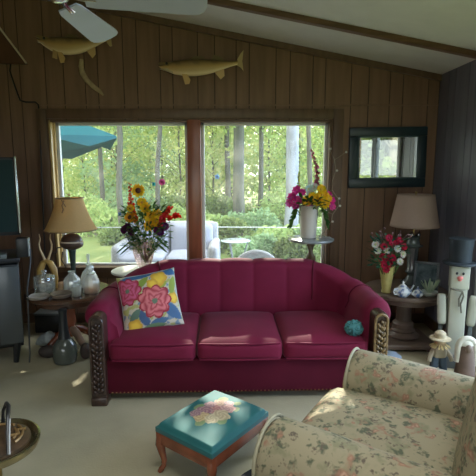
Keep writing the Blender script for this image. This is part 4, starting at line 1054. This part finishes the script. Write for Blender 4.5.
for i in range(34):
    a = rnd.uniform(0, 2 * PI); t = rnd.uniform(.3, 1.2); m.petal((.02 * math.cos(a), .02 * math.sin(a), .035), (math.cos(a) * t, math.sin(a) * t, 1), (-math.cos(a), -math.sin(a), .6), rnd.uniform(.06, .12), .016)
m.build('leaves', leaf_mat('succulent', (.25, .36, .24), (.42, .47, .36), .2), pl)
# white bucket-like object under the table
m = MB(); m.lathe([(.06, 0), (.085, .03), (.08, .07), (.04, .1), (.002, .105)], 24)
tag(m.build('float_ball', mat('bluewhite', (.28, .36, .45), .4), loc=(1.20, 3.42, 0)), 'rounded blue-grey float lying on the floor beside the table plinth', 'float')

# ------------------------------------------------------------------ snowman and small figures
sn = thing('wooden_snowman', 'tall white plank snowman with black top hat standing against the side wall', 'snowman', (1.675, 3.40, 0), R(-16))
M_snow = mat('whitewash', (.50, .52, .44), .6, vary=.25, scale=7, stretch=(1, 1, .3))
m = MB(); m.box((0, 0, .45), (.12, .10, .70), bev=.012); m.build('body', M_snow, sn)
m = MB(); m.box((0, -.012, .72), (.132, .11, .185), bev=.014); m.build('head', M_snow, sn)
for e in (-1, 1):
    m = MB(); m.rbox((e * .108, -.02, .46), (.065, .05, .24), .02, 6, rot=(0, e * R(4), 0)); m.build('arm', M_snow, sn)
    m = MB(); m.box((e * .105, 0, .17), (.03, .03, .34), bev=.004); m.box((e * .105, -.02, .01), (.06, .09, .02), bev=.004); m.build('leg', mat('snow_leg', (.10, .12, .13), .6), sn)
m = MB(); m.box((0, 0, .05), (.17, .12, .10), bev=.006); m.build('stand_block', MATS['snow_leg'], sn)
hat = MB(); hat.lathe([(.118, 0), (.122, .008), (.118, .02), (.08, .024)], 32, (0, 0, .812)); hb = hat.build('hat_brim', mat('hat_black', (.018, .028, .038), .7), sn)
hat = MB(); hat.lathe([(.08, 0), (.08, .08), (.088, .165), (.089, .178), (.083, .18), (.002, .175)], 32, (0, 0, .83)); hat.build('hat_crown', MATS['hat_black'], sn)
for e in (-1, 1):
    m = MB(); m.ell((e * .022 - .005, -.075, .755), (.009, .006, .011), 10, 6); m.build('eye', M_black, sn)
m = MB(); m.ell((-.005, -.08, .722), (.022, .02, .014), 12, 8); m.ell((-.005, -.076, .704), (.014, .01, .008), 10, 6); m.build('nose', mat('snow_nose', (.72, .22, .20), .5), sn)
m = MB(); m.tube([(-.06, -.06, .635), (-.03, -.075, .63), (.02, -.075, .62), (.03, -.07, .58), (.015, -.065, .52), (.025, -.063, .45)], .007, 6); m.tube([(.02, -.075, .62), (.0, -.07, .56), (.005, -.065, .50)], .006, 6); m.build('twine_scarf', mat('twine', (.16, .15, .12), .8), sn)
# scarecrow-like doll
dl = thing('straw_doll', 'small straw-hatted doll in blue overalls on the floor before the snowman', 'doll', (1.475, 3.20, 0))
m = MB(); m.box((0, 0, .03), (.10, .08, .06), bev=.008); m.box((-.03, 0, .12), (.045, .05, .14), (0, R(8), 0), bev=.01); m.box((.03, 0, .12), (.045, .05, .14), (0, R(-8), 0), bev=.01); m.build('trousers', mat('doll_denim', (.06, .09, .13), .8), dl)
m = MB(); m.rbox((0, 0, .20), (.10, .07, .09), .025, 6); m.tube([(-.04, 0, .22), (-.075, -.02, .17), (-.085, -.03, .14)], .018, 8); m.tube([(.04, 0, .22), (.075, -.02, .17), (.085, -.03, .14)], .018, 8); m.build('shirt', mat('doll_shirt', (.30, .26, .18), .8), dl)
m = MB(); m.ell((0, -.005, .275), (.038, .038, .042), 16, 12); m.build('head', mat('doll_head', (.48, .36, .22), .7), dl)
m = MB()
rnd = random.Random(2)
for i in range(40):
    a = rnd.uniform(0, 2 * PI); m.petal((.03 * math.cos(a), .03 * math.sin(a) - .005, .265), (math.cos(a), math.sin(a), -.7), (0, 0, 1), .05, .012)
m.build('straw_hair', leaf_mat('straw', (.50, .40, .18), (.6, .5, .28), .1), dl)
m = MB(); m.lathe([(.075, .30), (.075, .306), (.042, .312), (.038, .345), (.02, .36), (.002, .362)], 24); m.build('hat', mat('straw_hat', (.52, .45, .30), .8, vary=.3, scale=40), dl)
# hooded figure
gn = thing('hooded_figure', 'brown tapered wooden figure with a white arched hood beside the snowman legs', 'figure', (1.62, 3.10, 0))
m = MB(); m.lathe([(.085, 0), (.08, .02), (.065, .15), (.05, .26), (.045, .29)], 24, sy=.8); m.build('body', mat('gnome_brown', (.14, .09, .065), .6, vary=.3, scale=12), gn)
pts = [(-.062, 0, .17)] + [(p_[0], 0, p_[1]) for p_ in arc(0, .28, .06, PI, 0, 10)] + [(.07, 0, .14)]
m = MB(); m.tube(pts, .02, 10); m.ell((0, .01, .29), (.055, .04, .05), 16, 10); m.build('hood', mat('gnome_white', (.58, .57, .48), .6, vary=.15, scale=14), gn)
m = MB(); m.ell((0, -.035, .275), (.026, .02, .03), 12, 8); m.build('face', mat('gnome_face', (.17, .12, .09), .6), gn)

# ------------------------------------------------------------------ outside
SUN_TO = Vector((.055, 1.0, .545)).normalized()          # towards the sun
M_grass = mat('lawn_grass', (.10, .15, .03), .9, vary=.5, scale=1.4, bump=.6, bscale=30, col2=(.17, .20, .05))
struct(MB().box((0, 0, -.17), (140, 140, .1)).build('ground', M_grass))
struct(MB().box((-.6, 6.1, -.11), (6.4, 3.0, .04)).build('patio_floor', mat('patio_stone', (.36, .36, .34), .8, vary=.2, scale=5)))
struct(MB().box((-6, 11.2, -.118), (14, .8, .012)).build('garden_path', mat('path_dirt', (.42, .36, .25), .9, vary=.3, scale=4)))

# sun gaps: sunlit places made by leaving leaves out along the sun's path
GAPS = [((-.22, 2.90, .44), .05), ((-.12, 2.89, .44), .05), ((.0, 2.87, .43), .045), ((-.26, 2.82, .42), .035), ((.40, 2.90, .44), .055), ((.48, 2.88, .44), .04), ((-.30, 2.86, .43), .02),
        ((-.34, 2.34, .29), .025), ((-.11, 2.45, .29), .02), ((-.01, 2.40, .29), .03), ((.08, 2.31, .29), .035), ((-.25, 2.06, .29), .02), ((-.17, 2.0, .29), .02), ((-.10, 1.96, .29), .015),
        ((.44, 1.95, .47), .06), ((.53, 2.0, .47), .06), ((.61, 1.95, .47), .06), ((.69, 1.90, .47), .06), ((.74, 1.86, .47), .05), ((.50, 1.88, .47), .06), ((.60, 1.84, .47), .06), ((.40, 1.89, .47), .05),
        ((.3, 3.62, .82), .04), ((.1, 3.62, .82), .05), ((-.15, 3.62, .82), .05), ((-.6, 3.6, .82), .04), ((-1.0, 4.05, .62), .01), ((.64, 4.0, .92), .05), ((-1.4, 3.85, 1.1), .04)]
GP_ = np.array([g[0] for g in GAPS]); GR_ = np.array([g[1] for g in GAPS]); SD = np.array(SUN_TO)
def in_gap(C, size):
    """true for leaves whose shadow would fall on one of the sunlit places"""
    out = np.zeros(len(C), bool)
    for p_, r_ in zip(GP_, GR_):
        d = C - p_; t = d @ SD; q = d - t[:, None] * SD
        out |= (np.linalg.norm(q, axis=1) < r_ * 1.25 + size * .38) & (t > 0)
    return out
def leaf_mesh(name, C, size, mt, parent, rs):
    keep = ~in_gap(C, size); C = C[keep]; n = len(C)
    a = rs.normal(size=(n, 3)); a /= np.linalg.norm(a, axis=1)[:, None]
    b = rs.normal(size=(n, 3)); b -= (b * a).sum(1)[:, None] * a; b /= np.linalg.norm(b, axis=1)[:, None]
    s = size * rs.uniform(.6, 1.25, size=(n, 1))
    V = np.stack([C - a * s * .55, C + b * s * .32, C + a * s * .55, C - b * s * .32], axis=1).reshape(-1, 3)
    F = np.arange(4 * n).reshape(n, 4)
    me = bpy.data.meshes.new(name); me.from_pydata(V.tolist(), [], F.tolist()); me.materials.append(mt); me.update()
    o = bpy.data.objects.new(name, me); COL.objects.link(o); o.parent = parent
    o['kind'] = 'stuff'
    return o
LMD = leaf_mat('leaf_shade', (.07, .11, .035), (.14, .18, .06), .4)
LMD2 = leaf_mat('leaf_under', (.16, .22, .08), (.26, .32, .11), .5)
LM = [leaf_mat('leaf_bright', (.42, .52, .17), (.62, .64, .28)), leaf_mat('leaf_mid', (.32, .45, .16), (.50, .58, .24)), leaf_mat('leaf_cool', (.28, .42, .22), (.42, .54, .30)), leaf_mat('leaf_gold', (.55, .56, .20), (.68, .66, .32))]
M_birch = mat('birch_bark', (.30, .33, .37), .8, vary=.75, scale=5, stretch=(1, 1, .35), bump=.3, bscale=20, col2=(.14, .15, .16))
M_bark = mat('grey_bark', (.12, .11, .08), .9, vary=.4, scale=6, stretch=(2, 2, .5), bump=.5, bscale=14)
M_palebark = mat('pale_bark', (.13, .125, .09), .9, vary=.4, scale=5, stretch=(2, 2, .5), bump=.4, bscale=14)
GZ = -.12
def tree(label, x, y, h, tr, crown, n, size, mt, bark, seed, lean=(0, 0), group=None, clusters=40, shade=None):
    root = thing('tree', label, 'tree', (x, y, GZ), group=group)
    rnd = random.Random(seed); rs = np.random.RandomState(seed)
    m = MB(); K = 9
    wob = [(rnd.uniform(-.04, .04), rnd.uniform(-.04, .04)) for _ in range(K + 1)]
    tp = [Vector((lean[0] * h * (i / K) + wob[i][0], lean[1] * h * (i / K) + wob[i][1], h * i / K - (.05 if i == 0 else 0))) for i in range(K + 1)]
    tp[0] = Vector((0, 0, -.05))
    m.tube(tp, [tr * (1.15 if i == 0 else 1) * (1 - .75 * (i / K) ** 1.3) for i in range(K + 1)], 12)
    z0, z1, cr = crown; cen = []
    for c_ in range(clusters):
        z = rnd.uniform(z0, z1); f = math.sin(PI * min(.97, max(.12, (z - z0) / (z1 - z0 + .01)))) ** .6
        a = rnd.uniform(0, 2 * PI); r = cr * f * math.sqrt(rnd.random())
        t = max(0, min(1, z / h)); base = tp[min(K, int(t * K))]
        p_ = Vector((base.x + r * math.cos(a), base.y + r * math.sin(a), z)); cen.append(p_)
        if c_ % 2 == 0:
            zb = max(.3, z - r * .6); tb_ = max(0, min(1, zb / h)); bb = tp[min(K, int(tb_ * K))]
            m.tube([Vector((bb.x, bb.y, zb)), Vector((bb.x + r * .5 * math.cos(a), bb.y + r * .5 * math.sin(a), (zb + z) / 2 + .1)), p_], [max(.012, tr * .16), max(.008, tr * .1), .005], 5)
    m.build('trunk', bark, root)
    cen = np.array([tuple(v) for v in cen]); C = cen[rs.randint(0, len(cen), n)] + rs.normal(size=(n, 3)) * np.array([.32, .32, .26]) * max(.6, cr / 2.2)
    if shade is not None: C = np.vstack([C, rs.uniform(shade[0], shade[1], size=(shade[2], 3)) - np.array([x, y, GZ])])
    C = C[C[:, 2] > .05]; W0 = np.array([x, y, GZ])
    o = leaf_mesh('foliage', C + W0, size, mt, root, rs)
    o.data.transform(Matrix.Translation((-x, -y, -GZ)))
    return root
# distinct trunks seen through the panes
tree('pale speckled birch trunk seen through the pane behind the white vase', 1.04, 9.0, 9.5, .135, (4.0, 8.6, 2.0), 2600, .17, LM[0], M_birch, 1, (0, 0))
tree('slim grey trunk standing behind the fluted vase left of the sunflower', -2.53, 10.0, 10, .068, (4.4, 9.0, 2.3), 2600, .17, LM[1], M_palebark, 2, (-.004, 0))
tree('pale double-width trunk beyond the glass patio table', .03, 12.0, 11, .15, (3.2, 10, 2.4), 2600, .17, LM[0], M_palebark, 3, (-.006, 0))
tree('thin dark trunk between the birch and the pale trunk', .62, 13.0, 11, .07, (2.9, 9.5, 2.2), 2300, .16, LM[1], M_bark, 5, (.004, 0))
tree('slender grey trunk rising just right of the mullion', -.32, 15, 11, .09, (2.6, 10, 2.2), 2300, .16, LM[0], M_bark, 6)
tree('straight grey-brown trunk near the far pane edge past the birch', 2.55, 13.2, 11, .12, (3.0, 10, 2.4), 2400, .17, LM[3], M_palebark, 8)
tree('thin trunk rising beyond the lawn behind the bell-shaded lamp', -3.95, 13.5, 11, .07, (2.6, 9, 2.2), 2300, .16, LM[1], M_bark, 9)
# two added trees with unseen crowns, placed to block and dapple the window sunlight
tree('added leafy tree by the patio umbrella, its unseen crown dappling the sunlight', -1.9, 10.6, 7.4, .06, (4.1, 7.2, 1.9), 5200, .15, LM[1], M_bark, 21, (.05, 0), clusters=110, shade=((-2.7, 9.6, 3.2), (-.3, 11.4, 6.1), 4200))
tree('added leafy tree leaning over the birch, its unseen crown dappling the sunlight', 1.75, 10.3, 7.4, .06, (4.0, 7.2, 1.9), 5200, .15, LM[0], M_bark, 22, (-.09, 0), clusters=110, shade=((-.5, 9.4, 3.1), (1.9, 11.2, 6.0), 4200))
rnd = random.Random(77)
spots = []
for row, (yy, x0, x1, nn) in enumerate(((15.5, -7.5, 5.0, 8), (18.5, -9, 6.5, 9), (22, -10.5, 8, 10), (26, -12.5, 10, 10))):
    for i in range(nn):
        spots.append((x0 + (x1 - x0) * (i + rnd.uniform(.15, .85)) / nn, yy + rnd.uniform(-1.2, 1.2), row))
for i, (x, y, row) in enumerate(spots):
    tree('leafy green tree in the sunlit woods beyond the lawn', x, y, rnd.uniform(8, 11), rnd.uniform(.03, .065), (.25 + .1 * row, rnd.uniform(6, 8), rnd.uniform(1.6, 2.2)), 3600, .13 + .02 * row,
         LM[(0, 1, 2, 0, 3, 1)[i % 6]], M_bark if i % 5 else M_palebark, 100 + i, group='trees in the woods', clusters=70)
for i, (x, y, s) in enumerate(((-4.6, 12.6, 1.0), (-2.9, 13.4, 1.2), (-1.2, 13.0, 1.0), (1.6, 12.4, 1.1), (3.1, 12.0, 1.0), (-.5, 12.9, .9), (2.1, 9.6, .8), (.35, 10.4, .75), (1.65, 10.8, .8), (-.75, 10.6, .7), (3.2, 10.2, .9), (-.1, 9.0, .62), (.75, 8.7, .6), (1.5, 8.5, .6), (2.3, 8.8, .65), (-3.3, 11.2, .8), (-4.5, 11.6, .7), (-2.35, 9.9, .55), (-.6, 9.4, .6), (.3, 8.2, .45), (1.05, 8.1, .5), (-1.5, 11.4, .7), (-5.2, 11.9, .9), (-2.0, 12.5, .9))):
    root = thing('bush', 'low leafy bush at the edge of the lawn', 'bush', (x, y, GZ), group='bushes edging the lawn')
    rs = np.random.RandomState(300 + i); n = 1900
    a = rs.normal(size=(n, 3)); a /= np.linalg.norm(a, axis=1)[:, None]; a *= rs.uniform(.4, 1, size=(n, 1)) ** .4; a *= (1 + .35 * np.sin(3.1 * a[:, 0:1] + i) * np.cos(4.3 * a[:, 1:2] + 2 * i))
    C = a * np.array([1.0, .8, .62]) * s; C[:, 2] = np.abs(C[:, 2]) * 1.25 + .03
    o = leaf_mesh('foliage', C + np.array([x, y, GZ]), .11, (LM[1], LM[2], LMD2)[i % 3], root, rs); o.data.transform(Matrix.Translation((-x, -y, -GZ)))
    m = MB()
    for k in range(5): m.tube([(0, 0, 0), (rs.uniform(-.4, .4) * s, rs.uniform(-.4, .4) * s, .6 * s)], .02, 5)
    m.build('stems', M_bark, root)
# trees beyond the glazed side door, reflected in the mirror
for i, (x, y) in enumerate(((4.1, -3.6), (5.6, -5.2), (3.6, -6.4), (6.4, -8.0), (4.6, -9.0))):
    tree('leafy tree outside the side door, reflected green in the mirror', x, y, 9, .16, (.5, 7.5, 2.1), 6500, .19, LMD, M_palebark, 200 + i, group='trees outside the side door', clusters=80)

# patio furniture
M_wicker = mat('white_wicker', (.36, .37, .38), .7, vary=.25, scale=60, bump=.6, bscale=70)
M_cush = mat('grey_cushion', (.30, .32, .38), .85, vary=.08, scale=6)
ps = thing('patio_sofa', 'white wicker patio loveseat with pale grey cushions outside the window', 'patio sofa', (-.94, 5.85, -.04))
m = MB(); m.rbox((0, .28, .2), (1.35, .74, .26), .06, 8); m.rbox((0, .62, .42), (1.32, .14, .78), .06, 10); m.build('frame', M_wicker, ps)
for e in (-1, 1):
    m = MB(); m.rbox((e * .62, .28, .33), (.14, .78, .50), .065, 10); m.build('arm', M_wicker, ps)
    m = MB(); m.rbox((e * .30, .46, .55), (.58, .17, .50), .07, 10, (0, .03, .02), rot=(R(-12), 0, 0)); m.build('back_cushion', M_cush, ps)
    m = MB(); m.rbox((e * .30, .18, .37), (.58, .6, .14), .05, 10, (0, .02, .02)); m.build('seat_cushion', M_cush, ps)
    for y in (.0, .6):
        m = MB(); m.lathe([(.025, 0), (.03, .09)], 10, (e * .6, y, -.05)); m.build('leg', M_wicker, ps)
pt = thing('patio_table', 'round glass-topped patio table outside behind the wicker chair', 'patio table', (-.03, 6.3, -.09))
m = MB(); m.lathe([(.002, .60), (.2, .60), (.21, .606), (.2, .612), (.002, .612)], 36); m.build('tabletop', mat('table_glass', (.40, .46, .46), .1, spec=.8), pt)
for k in range(3):
    a = 2 * PI * k / 3; m = MB(); m.tube([(.17 * math.cos(a), .17 * math.sin(a), .6), (.08 * math.cos(a), .08 * math.sin(a), .3), (.18 * math.cos(a), .18 * math.sin(a), 0)], .01, 6); m.build('leg', mat('patio_metal', (.22, .23, .22), .4), pt)
wc = thing('wicker_chair', 'white wicker patio chair with rounded back rising behind the sofa', 'patio chair', (.22, 5.25, -.09))
m = MB(); pts = [(p_[0], .0, p_[1]) for p_ in arc(0, .24, .33, R(-5), R(185), 22)]
vs = [(x, -.03 + .10 * (1 - (x / .34) ** 2) * 0, .12 + (z - .12)) for (x, y, z) in pts]
poly = [(.33, .1)] + [(x * 1.0, .22 + (z - .24) * 1.2) for (x, y, z) in pts] + [(-.33, .1)]
m.prism(poly, 'y', .16, .22); m.build('back', M_wicker, wc)
m = MB(); m.tube([(x, .19, z) for x, z in poly], .022, 8); m.build('back_rim', M_wicker, wc)
m = MB(); m.rbox((0, -.08, .26), (.6, .52, .2), .06, 8); m.build('seat', M_wicker, wc)
for e in (-1, 1):
    m = MB(); m.tube([(e * .32, .18, .40), (e * .34, -.1, .44), (e * .34, -.3, .42), (e * .31, -.32, .2)], .03, 8); m.build('arm', M_wicker, wc)
    for y in (-.28, .15):
        m = MB(); m.lathe([(.022, 0), (.026, .2)], 10, (e * .27, y, 0)); m.build('leg', M_wicker, wc)
rl = thing('cable_railing', 'thin white rail line on slim posts across the garden', 'railing', (0, 7.5, 0))
m = MB(); m.tube([(-6.2, 0, .56), (-2.8, 0, .535), (-.46, 0, .545), (1.4, 0, .535), (4.5, 0, .56)], .007, 8); m.build('rail', mat('rail_white', (.55, .57, .55), .4), rl)
for x in (-6.0, -4.2, 4.3, 2.62):
    m = MB(); m.box((x, 0, .215), (.05, .05, .67), bev=.005); m.build('post', MATS['rail_white'], rl)
# teal umbrella
um = thing('patio_umbrella', 'teal patio umbrella whose tip juts into the upper corner of the pane', 'umbrella', (-3.17, 6.6, GZ), rot=(0, R(-8), 0))
cx0 = MB(); tipz = 2.66; rim = []
import itertools
vs = [(0, 0, tipz)]
for ring in (1, 2, 3):
    for k in range(8):
        a = 2 * PI * k / 8 + .05; t = ring / 3
        vs.append((1.72 * t * math.cos(a), 1.72 * t * math.sin(a), tipz - .80 * t + .05 * math.sin(PI * t) - (.1 * t * math.cos(a) * 0)))
fs = [(0, 1 + k, 1 + (k + 1) % 8) for k in range(8)]
for ring in range(2):
    for k in range(8): fs.append((1 + ring * 8 + k, 1 + ring * 8 + (k + 1) % 8, 9 + ring * 8 + (k + 1) % 8, 9 + ring * 8 + k))
for k in range(8):      # valance
    b0 = 17 + k; b1 = 17 + (k + 1) % 8
    n0 = len(vs); v0, v1 = vs[b0], vs[b1]
    vs += [(v0[0], v0[1], v0[2] - .03), ((v0[0] + v1[0]) / 2, (v0[1] + v1[1]) / 2, (v0[2] + v1[2]) / 2 - .14), (v1[0], v1[1], v1[2] - .03)]
    fs.append((b0, n0, n0 + 1, n0 + 2, b1))
cx0.add(vs, fs)
def cloth_translucent():
    return shade_mat('teal_canvas', (.03, .14, .155), .4)
ob = cx0.build('canopy', cloth_translucent(), um, smooth=False)
md = ob.modifiers.new('thickness', 'SOLIDIFY'); md.thickness = .006
m = MB(); m.tube([(0, 0, 0), (0, 0, 1.5), (0, 0, tipz + .05)], .022, 10); m.build('pole', M_bark, um)
m = MB(); m.lathe([(.25, 0), (.25, .04), (.05, .08)], 24, (0, 0, .0)); m.build('base', M_black, um)

# ------------------------------------------------------------------ camera, light, world
cam = bpy.data.cameras.new('camera'); co = bpy.data.objects.new('camera', cam); COL.objects.link(co)
cam.sensor_width = 36; cam.lens = 36 * 460 / 476; cam.clip_start = .02; cam.clip_end = 300
co.location = (0, 0, 1.55); co.rotation_euler = (R(81), 0, 0)
sc.camera = co

sl = bpy.data.lights.new('sun', 'SUN'); sl.energy = 9.0; sl.angle = R(.3); sl.color = (1, .93, .78)
so = bpy.data.objects.new('sun', sl); COL.objects.link(so); so.rotation_euler = SUN_TO.to_track_quat('Z', 'Y').to_euler(); so.location = (0, 20, 20)

w = bpy.data.worlds.new('world'); sc.world = w; w.use_nodes = True
N = w.node_tree.nodes; L = w.node_tree.links; bg = N['Background']
tc = N.new('ShaderNodeTexCoord'); sx = N.new('ShaderNodeSeparateXYZ'); L.new(tc.outputs['Generated'], sx.inputs[0])
mr = N.new('ShaderNodeMapRange'); mr.inputs[1].default_value = -.6; mr.inputs[2].default_value = .5; mr.interpolation_type = 'SMOOTHSTEP'
L.new(sx.outputs['Y'], mr.inputs[0])
mx = N.new('ShaderNodeMix'); mx.data_type = 'RGBA'
mx.inputs[6].default_value = (2.2, 2.35, 2.5, 1)     # sky outside the windows added behind the viewer
mx.inputs[7].default_value = (2.8, 3.0, 2.6, 1)     # sky behind the woods
L.new(mr.outputs[0], mx.inputs['Factor'])
mr2 = N.new('ShaderNodeMapRange'); mr2.inputs[1].default_value = .35; mr2.inputs[2].default_value = .9; L.new(sx.outputs['X'], mr2.inputs[0])
mx2 = N.new('ShaderNodeMix'); mx2.data_type = 'RGBA'; L.new(mx.outputs[2], mx2.inputs[6]); mx2.inputs[7].default_value = (4.2, 5.6, 8.0, 1)   # clear blue sky to the side
L.new(mr2.outputs[0], mx2.inputs['Factor'])
mr3 = N.new('ShaderNodeMapRange'); mr3.inputs[1].default_value = .45; mr3.inputs[2].default_value = .85; L.new(sx.outputs['Z'], mr3.inputs[0])
mx3 = N.new('ShaderNodeMix'); mx3.data_type = 'RGBA'; L.new(mx2.outputs[2], mx3.inputs[6]); mx3.inputs[7].default_value = (4.0, 4.1, 4.1, 1)   # overhead sky brightened for the added skylight
L.new(mr3.outputs[0], mx3.inputs['Factor']); L.new(mx3.outputs[2], bg.inputs['Color']); bg.inputs['Strength'].default_value = 1.0
# sampling portals in the openings, added windows included
def portal(name, loc, rot, sx_, sy_):
    l = bpy.data.lights.new(name, 'AREA'); l.shape = 'RECTANGLE'; l.size = sx_; l.size_y = sy_; l.cycles.is_portal = True
    o = bpy.data.objects.new(name, l); COL.objects.link(o); o.location = loc; o.rotation_euler = rot
portal('portal', ((WX0 + WX1) / 2, WY + .15, (WZ0 + WZ1) / 2), (R(-90), 0, 0), WX1 - WX0, WZ1 - WZ0)
portal('portal', ((FX0 + FX1) / 2, YF - .16, (FZ0 + FZ1) / 2), (R(90), 0, 0), FX1 - FX0, FZ1 - FZ0)
portal('portal', ((SX0 + SX1) / 2, (SY0 + SY1) / 2, ceil_z((SX0 + SX1) / 2) + .2), (0, 0, 0), SX1 - SX0 + .1, SY1 - SY0 + .1)
portal('portal', (XR + .16, (DY0 + DY1) / 2, DZ1 / 2), (0, R(90), 0), DZ1, DY1 - DY0)

sc.view_settings.view_transform = 'Standard'; sc.view_settings.look = 'None'; sc.view_settings.gamma = 1; sc.view_settings.exposure = 0.65
sc.view_settings.use_curve_mapping = False
try:
    sc.cycles.use_denoising = True
    sc.cycles.max_bounces = 10; sc.cycles.diffuse_bounces = 5; sc.cycles.transparent_max_bounces = 16
    sc.cycles.sample_clamp_indirect = 6
except Exception:
    pass
